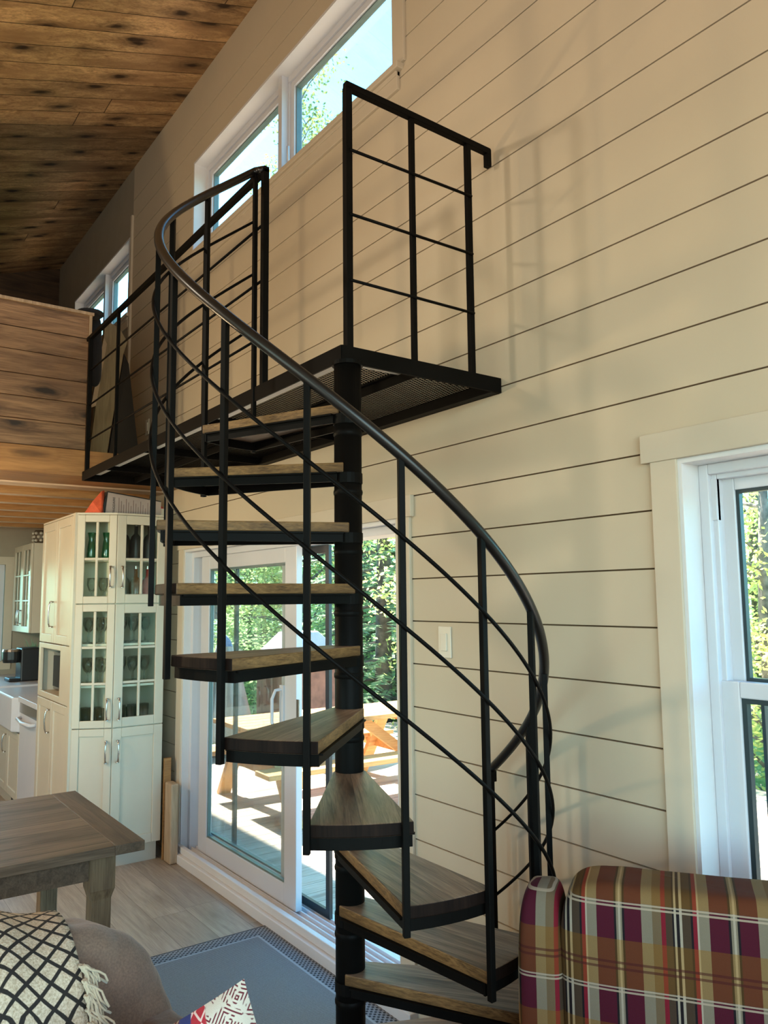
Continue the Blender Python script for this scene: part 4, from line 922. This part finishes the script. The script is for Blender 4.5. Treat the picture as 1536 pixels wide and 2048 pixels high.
m = MB()
for j in range(0, int(nv*0.62)):
    for r in range(13):
        p = Vector(vs[j*(nu+1)+nu]); l_ = random.uniform(0.035, 0.062); pts = []
        dx, dz = random.uniform(0.25, 1.0), random.uniform(-1.2, -0.2); nrm_ = Vector((dx, random.uniform(-0.5, 0.1), dz)).normalized()
        ph = random.uniform(0, 6)
        for t in range(6): q = p+nrm_*(l_*t/5)+Vector((0.004*math.sin(ph+t*1.7), 0.004*math.cos(ph+t*1.3)-0.012, -0.02*(t/5)**2)); pts.append(q)
        m.tube(pts, 0.0022, 5)
m.build('fringe', 'fringe', TH, smooth=True)

# ethnic cushion
def kilim():
    m, nt, b, o = newmat('kilim_weave'); k = N(nt); v, ax = k.obj()
    x, z = ax['x'], ax['z']
    def dia(px, pz, thr):
        a = k.math('ABSOLUTE', k.math('SUBTRACT', k.math('FRACT', k.math('DIVIDE', x, px)), 0.5)); c = k.math('ABSOLUTE', k.math('SUBTRACT', k.math('FRACT', k.math('DIVIDE', z, pz)), 0.5))
        s = k.math('ADD', a, c); return s
    s = dia(0.052, 0.052, 0.5); rings = k.step(k.math('SINE', k.math('MULTIPLY', s, 42.0)), 0.1, 0.4)
    body = k.mix(rings, (0.62, 0.55, 0.46), (0.14, 0.02, 0.03)); body = k.mix(k.step(k.noise(k.comb(k.math('MULTIPLY', x, 60), k.math('MULTIPLY', z, 60), 0.0), 1.0, 1), 0.5, 0.56), body, (0.62, 0.55, 0.46))
    s2 = dia(0.026, 0.03, 0.5); red = k.mix(k.step(k.math('ABSOLUTE', k.math('SUBTRACT', s2, 0.42)), 0.06, 0.09), (0.75, 0.55, 0.5), (0.42, 0.02, 0.035))
    c = k.mix(k.step(x, 0.098, 0.101), red, body)
    c = k.mix(k.math('SUBTRACT', 1.0, k.step(x, 0.072, 0.075)), c, (0.02, 0.03, 0.14))
    c = k.mix(k.math('SUBTRACT', 1.0, k.step(x, 0.050, 0.053)), c, k.mix(rings, (0.12, 0.02, 0.02), (0.30, 0.22, 0.15)))
    k.put(b.inputs['Base Color'], c); b.inputs['Roughness'].default_value = 0.9; k.bump(b, k.noise(v, 350, 2), 0.4, 0.002); return m
M['kilim'] = kilim()
m = MB(); n = 26; vs = []; fs = []
for sd in (-1, 1):
    for j in range(n+1):
        for i in range(n+1):
            u, w_ = -1+2*i/n, -1+2*j/n; e = (1-u**2)*(1-w_**2)
            vs.append((0.175*u*(1-0.06*(1-w_**2)), sd*0.062*max(0, e)**0.42, 0.175*w_*(1-0.06*(1-u**2))))
for s_ in range(2):
    o_ = s_*(n+1)**2
    for j in range(n):
        for i in range(n):
            f = (o_+j*(n+1)+i, o_+j*(n+1)+i+1, o_+(j+1)*(n+1)+i+1, o_+(j+1)*(n+1)+i); fs.append(f if s_ == 0 else f[::-1])
m.add(vs, fs); o = m.build('kilim_cushion', 'kilim', smooth=True)
o.location = (0.492, 1.20, 0.850); o.rotation_euler = (rad(-14), rad(-24), rad(-28)); o.scale = (0.9, 0.9, 0.9)
tag(o, 'cream cushion with red and blue kilim pattern on the taupe armchair', 'cushion')

# ================================================================= OUTSIDE
DZ = -0.15
mb = MB(); y = -3.0
while y < 9.4: mb.box(2.22, 7.2, y, y+0.136, DZ-0.03, DZ); y += 0.142
o = mb.build('deck', 'deck'); struct(o)
mb = MB(); mb.box(2.2, 7.2, -3, 9.4, DZ-0.2, DZ-0.045); struct(mb.build('deck_frame', 'gap'))
mb = MB(); mb.box(-40, 60, -40, 70, -1.6, -1.4); struct(mb.build('ground', 'ground'))
PC = empty('picnic_table', (3.95, 6.31, DZ), rad(-2), label='orange stained wooden picnic table with attached benches on the sunny deck', cat='picnic table')
for i in range(5): m = MB(); m.box(-1.02, 1.02, -0.37+i*0.15, -0.37+i*0.15+0.142, 0.71, 0.75); m.build('table_board', 'picnic', PC, bevel=0.004)
for y in (-0.72, 0.50):
    m = MB(); m.box(-1.0, 1.0, y-0.02, y+0.24, 0.40, 0.44); m.build('bench', 'picnic', PC, bevel=0.004)
for x in (-0.76, 0.76):
    m = MB(); m.beam((x, -0.74, 0.0), (x, -0.26, 0.71), 0.045, 0.12, (1, 0, 0)); m.build('leg', 'picnic', PC)
    m = MB(); m.beam((x, 0.74, 0.0), (x, 0.26, 0.71), 0.045, 0.12, (1, 0, 0)); m.build('leg', 'picnic', PC)
    m = MB(); m.box(x+0.024, x+0.064, -0.72, 0.72, 0.30, 0.40); m.build('bench_support', 'picnic', PC)
    m = MB(); m.box(x+0.024, x+0.064, -0.36, 0.36, 0.61, 0.71); m.build('table_support', 'picnic', PC)
    s_ = -1 if x > 0 else 1
    m = MB(); m.beam((x+s_*0.03, 0, 0.36), (x+s_*0.50, 0, 0.70), 0.045, 0.09); m.build('brace', 'picnic', PC)
M['shedgrey'] = paint('dark_grey_resin', (0.085, 0.10, 0.095), 0.6, 0.1)
M['cover'] = fabric('silver_grill_cover', (0.50, 0.48, 0.53), scale=90, sheen=0.1); M['rust'] = paint('brown_red_metal', (0.22, 0.10, 0.07), 0.6, 0.2)
GR = empty('covered_grill', (4.72, 8.30, DZ), rad(10), label='barbecue grill under a silver grey cover standing behind the picnic table', cat='grill')
m = MB(); m.prism([(-0.46, -0.30), (0.46, -0.30), (0.46, 0.30), (-0.46, 0.30)], 0.98, 1.12)
m.add([(-0.47, -0.31, 1.12), (0.47, -0.31, 1.12), (0.47, 0.31, 1.12), (-0.47, 0.31, 1.12), (-0.20, -0.12, 1.42), (0.20, -0.12, 1.42), (0.20, 0.14, 1.42), (-0.20, 0.14, 1.42)], [(4, 5, 6, 7), (0, 1, 5, 4), (1, 2, 6, 5), (2, 3, 7, 6), (3, 0, 4, 7)])
m.build('cover', 'cover', GR, bevel=0.02)
m = MB(); m.box(-0.42, 0.42, -0.27, 0.27, 0.08, 0.99); m.build('cart', 'rust', GR, bevel=0.01)
for x in (-0.33, 0.33):
    for y in (-0.22, 0.22): m = MB(); m.tube([(x, y-0.02, 0.045), (x, y+0.02, 0.045)], 0.045, 14); m.build('wheel', 'frameblack', GR)
# folded parasol in its grey sleeve near the far deck edge
M['canvas'] = fabric('pale_canvas', (0.55, 0.56, 0.52), scale=90); M['bluecloth'] = fabric('blue_canvas', (0.10, 0.22, 0.42), scale=90)
UM = empty('folded_parasol', (4.0, 8.82, DZ), label='folded pale parasol with a blue top near the far corner of the deck', cat='parasol')
m = MB(); vs = []; fs = []; n = 40; zs = [0.18, 0.25, 0.55, 0.95, 1.25, 1.32]; rs = [0.26, 0.30, 0.24, 0.16, 0.08, 0.05]
for z, r in zip(zs, rs):
    for i in range(n): a = 2*PI*i/n; q = r*(1+0.30*math.cos(8*a)); vs.append((q*math.cos(a), q*math.sin(a), z))
for j in range(len(zs)-1):
    for i in range(n): fs.append((j*n+i, j*n+(i+1) % n, (j+1)*n+(i+1) % n, (j+1)*n+i))
m.add(vs, fs); m.build('canopy', 'canvas', UM, smooth=True)
m = MB(); m.lathe([(0.10, 1.25), (0.07, 1.32), (0.02, 1.38), (0.0, 1.39)], n=20); m.build('cap', 'bluecloth', UM, smooth=True)
m = MB(); m.tube([(0, 0, 0), (0, 0, 1.36)], 0.02, 12); m.build('pole', 'frameblack', UM)
m = MB(); m.lathe([(0, 0), (0.24, 0), (0.22, 0.06), (0.04, 0.09), (0, 0.09)], n=28); m.build('base', 'frameblack', UM)
DB = empty('deck_box', (3.3, 9.36, DZ), label='dark grey storage cupboard at the far end of the deck behind the parasol', cat='storage box')
m = MB(); m.box(-0.75, 0.75, -0.05, 0.45, 0.0, 1.02); m.build('body', 'shedgrey', DB, bevel=0.01)
m = MB(); m.box(-0.78, 0.78, -0.08, 0.48, 1.02, 1.07); m.build('lid', 'shedgrey', DB, bevel=0.01)
# dark garden shed beyond the deck
M['shed'] = paint('dark_green_grey_siding', (0.075, 0.085, 0.075), 0.8, 0.15)
SH = empty('garden_shed', (3.6, 12.6, -1.4), label='dark grey green shed beyond the far end of the deck', cat='shed')
m = MB(); m.box(-1.1, 1.5, -0.8, 0.8, 0, 2.75)
m.build('wall', 'shed', SH); m = MB(); m.add([(-1.3, -1.0, 2.75), (1.7, -1.0, 2.75), (1.7, 1.0, 2.75), (-1.3, 1.0, 2.75), (-1.3, 0, 3.3), (1.7, 0, 3.3)], [(0, 1, 5, 4), (3, 4, 5, 2), (0, 4, 3), (1, 2, 5), (0, 3, 2, 1)]); m.build('roof', 'frameblack', SH)
# slipper on the deck
SLP = empty('slipper', (2.62, 3.20, DZ), rad(20), label='dark knitted slipper lying on the deck just outside the patio door', cat='slipper')
M['knit'] = fabric('dark_brown_knit', (0.07, 0.045, 0.035), scale=60, var=0.5)
m = MB(); m.pillow((0, 0, 0.045), (0.12, 0.26, 0.09), (0.8, 0.7), 24, 14, 0.004, 2); m.build('upper', 'knit', SLP, smooth=True)
m = MB(); m.pillow((0, 0, 0.010), (0.125, 0.27, 0.02), (0.8, 0.4), 24, 6); m.build('sole', 'frameblack', SLP, smooth=True)

# trees: one prototype of each kind, then copies sharing their meshes
def conifer(h, spread, n):
    tr = MB(); tr.tube([(0, 0, 0), (0.05, 0.02, h*0.5), (0, 0, h)], [0.15, 0.09, 0.02], 9)
    lf = MB(); br = MB()
    lv = int(h/0.28)
    for i in range(lv):
        z = 0.6+(h-0.7)*i/lv; R = spread*(1-(z/h)**1.3)+0.15
        for b in range(7):
            a = random.uniform(0, 2*PI); r1 = R*random.uniform(0.75, 1.1); d = Vector((math.cos(a), math.sin(a), 0))
            tip = d*r1+Vector((0, 0, z-0.22*r1)); base = Vector((0, 0, z)); br.tube([base, (base+tip)/2+Vector((0, 0, 0.05*r1)), tip], [0.018, 0.010, 0.003], 4, False)
            m_ = max(6, int(n*r1))
            for q in range(m_):
                t = random.uniform(0.15, 1.0); p = base.lerp(tip, t)+Vector((0, 0, 0.05*r1*math.sin(t*PI)))
                s = random.choice((-1, 1)); sd = Vector((-d.y, d.x, 0))*s
                l = random.uniform(0.10, 0.26)*(1.15-t*0.5); e = p+(sd*0.85+d*0.55+Vector((0, 0, random.uniform(-0.35, 0.1)))).normalized()*l
                wv = Vector((random.uniform(-1, 1), random.uniform(-1, 1), random.uniform(-1, 1)))*0.022
                lf.add([p-wv, p+wv, e+wv*0.3], [(0, 1, 2)])
    return tr, br, lf
def broadleaf(h, spread, n, leaf=0.06):
    tr = MB(); tr.tube([(0, 0, 0), (0.08, -0.05, h*0.45), (0.0, 0.1, h*0.95)], [0.11, 0.075, 0.015], 9); br = MB(); lf = MB()
    for b in range(46):
        z = random.uniform(0.16, 0.96)*h; a = random.uniform(0, 2*PI); R = spread*(0.45+0.6*math.sin(PI*min(1, z/h)))*random.uniform(0.5, 1.0)
        base = Vector((0, 0, z)); tip = Vector((R*math.cos(a), R*math.sin(a), z+random.uniform(0.0, 0.7))); mid_ = base.lerp(tip, 0.5)+Vector((0, 0, 0.15))
        br.tube([base, mid_, tip], [0.028, 0.014, 0.004], 5, False)
        for q in range(n):
            t = random.uniform(0.25, 1.08); p = base.lerp(tip, t)+Vector((random.gauss(0, 0.20), random.gauss(0, 0.20), random.gauss(0, 0.16)))
            u_ = Vector((random.gauss(0, 1), random.gauss(0, 1), random.gauss(0, 0.6))).normalized()*leaf*random.uniform(0.7, 1.3)
            w_ = u_.orthogonal().normalized()*leaf*0.55
            lf.add([p-u_, p+w_, p+u_, p-w_], [(0, 1, 2, 3)])
    return tr, br, lf
def tree(nm, parts, mat, label, cat, group):
    t = empty(nm, label=label, cat=cat, group=group); tr, br, lf = parts
    tr.build('trunk', 'bark', t, smooth=True); br.build('branches', 'bark', t); lf.build('foliage', mat, t); return t
spruce = tree('spruce_tree', conifer(8.5, 1.9, 40), 'leaf_dark', 'dark green spruce in the woods beyond the deck', 'tree', 'spruces beyond the deck')
maple = tree('maple_tree', broadleaf(7.5, 2.1, 300, 0.042), 'leaf_green', 'fresh green broadleaf tree in the woods beyond the deck', 'tree', 'green broadleaf trees beyond the deck')
birch = tree('birch_tree', broadleaf(7.0, 1.8, 280, 0.038), 'leaf_yellow', 'yellow green broadleaf tree in the woods beyond the deck', 'tree', 'yellowing broadleaf trees beyond the deck')
poplar = tree('poplar_tree', broadleaf(15.5, 2.3, 110, 0.05), 'leaf_olive', 'tall loose poplar rising above the other trees, seen through the upper window', 'tree', 'tall poplars beyond the deck')
spots = [(7.9, 4.27, 'b'), (8.6, 7.2, 's'), (9.0, 9.0, 'b'), (8.0, 10.6, 's'), (7.4, 12.6, 'm'), (7.2, 14.6, 'b'), (11.4, 6.3, 'b'), (10.4, 8.0, 'm'), (10.5, 11.4, 'm'), (9.3, 13.6, 's'),
         (8.0, 15.8, 'm'), (6.9, 17.4, 's'), (11.0, 15.8, 'm'), (8.6, 18.6, 's'), (7.8, 21.6, 'm'), (5.6, 23.5, 'm'), (9.6, 2.6, 's'), (11.6, 4.2, 'm'), (9.4, 1.6, 'm'), (8.3, 14.9, 't'), (9.6, 17.2, 't'), (11.0, 16.8, 't'), (12.2, 1.8, 's'),
         (7.6, 8.4, 'b'), (9.9, 17.6, 'm'), (7.3, 10.2, 's')]
used = set()
for x, y, kd in spots:
    pr = {'s': spruce, 'm': maple, 'b': birch, 't': poplar}[kd]
    t = pr if kd not in used else copy_tree(pr); used.add(kd)
    t.location = (x, y, -1.4); t.rotation_euler.z = random.uniform(0, 6.28); s_ = random.uniform(0.85, 1.12); t.scale = (s_, s_, s_)
# low undergrowth along the woods' edge
def bush():
    lf = MB()
    for q in range(5200):
        a = random.uniform(0, 2*PI); r = 1.2*math.sqrt(random.random()); z = random.uniform(0, 1.6)*(1-0.5*(r/1.2)**2); p = Vector((r*math.cos(a), r*math.sin(a), z))
        u_ = Vector((random.gauss(0, 1), random.gauss(0, 1), random.gauss(0, 0.6))).normalized()*0.055; w_ = u_.orthogonal().normalized()*0.03
        lf.add([p-u_, p+w_, p+u_, p-w_], [(0, 1, 2, 3)])
    return lf
b0 = bush().build('forest_bush', 'leaf_green'); tag(b0, 'leafy undergrowth bush at the edge of the woods beyond the deck', 'bush', 'bushes at the edge of the woods')
bs = [(8.3, 8.6), (8.0, 3.0), (7.9, 11.6), (7.0, 14.0), (9.6, 10.4), (6.6, 15.4), (10.0, 6.8), (11.2, 9.2), (9.8, 12.6), (9.0, 16.0), (6.8, 17.4), (12.5, 12.0), (8.2, 0.8)]
for i, (x, y) in enumerate(bs):
    o = b0 if i == 0 else b0.copy()
    if i: COL.objects.link(o)
    o.location = (x, y, -1.4); o.rotation_euler.z = i*1.3; o.scale = (1.1, 1.1, 1.15)
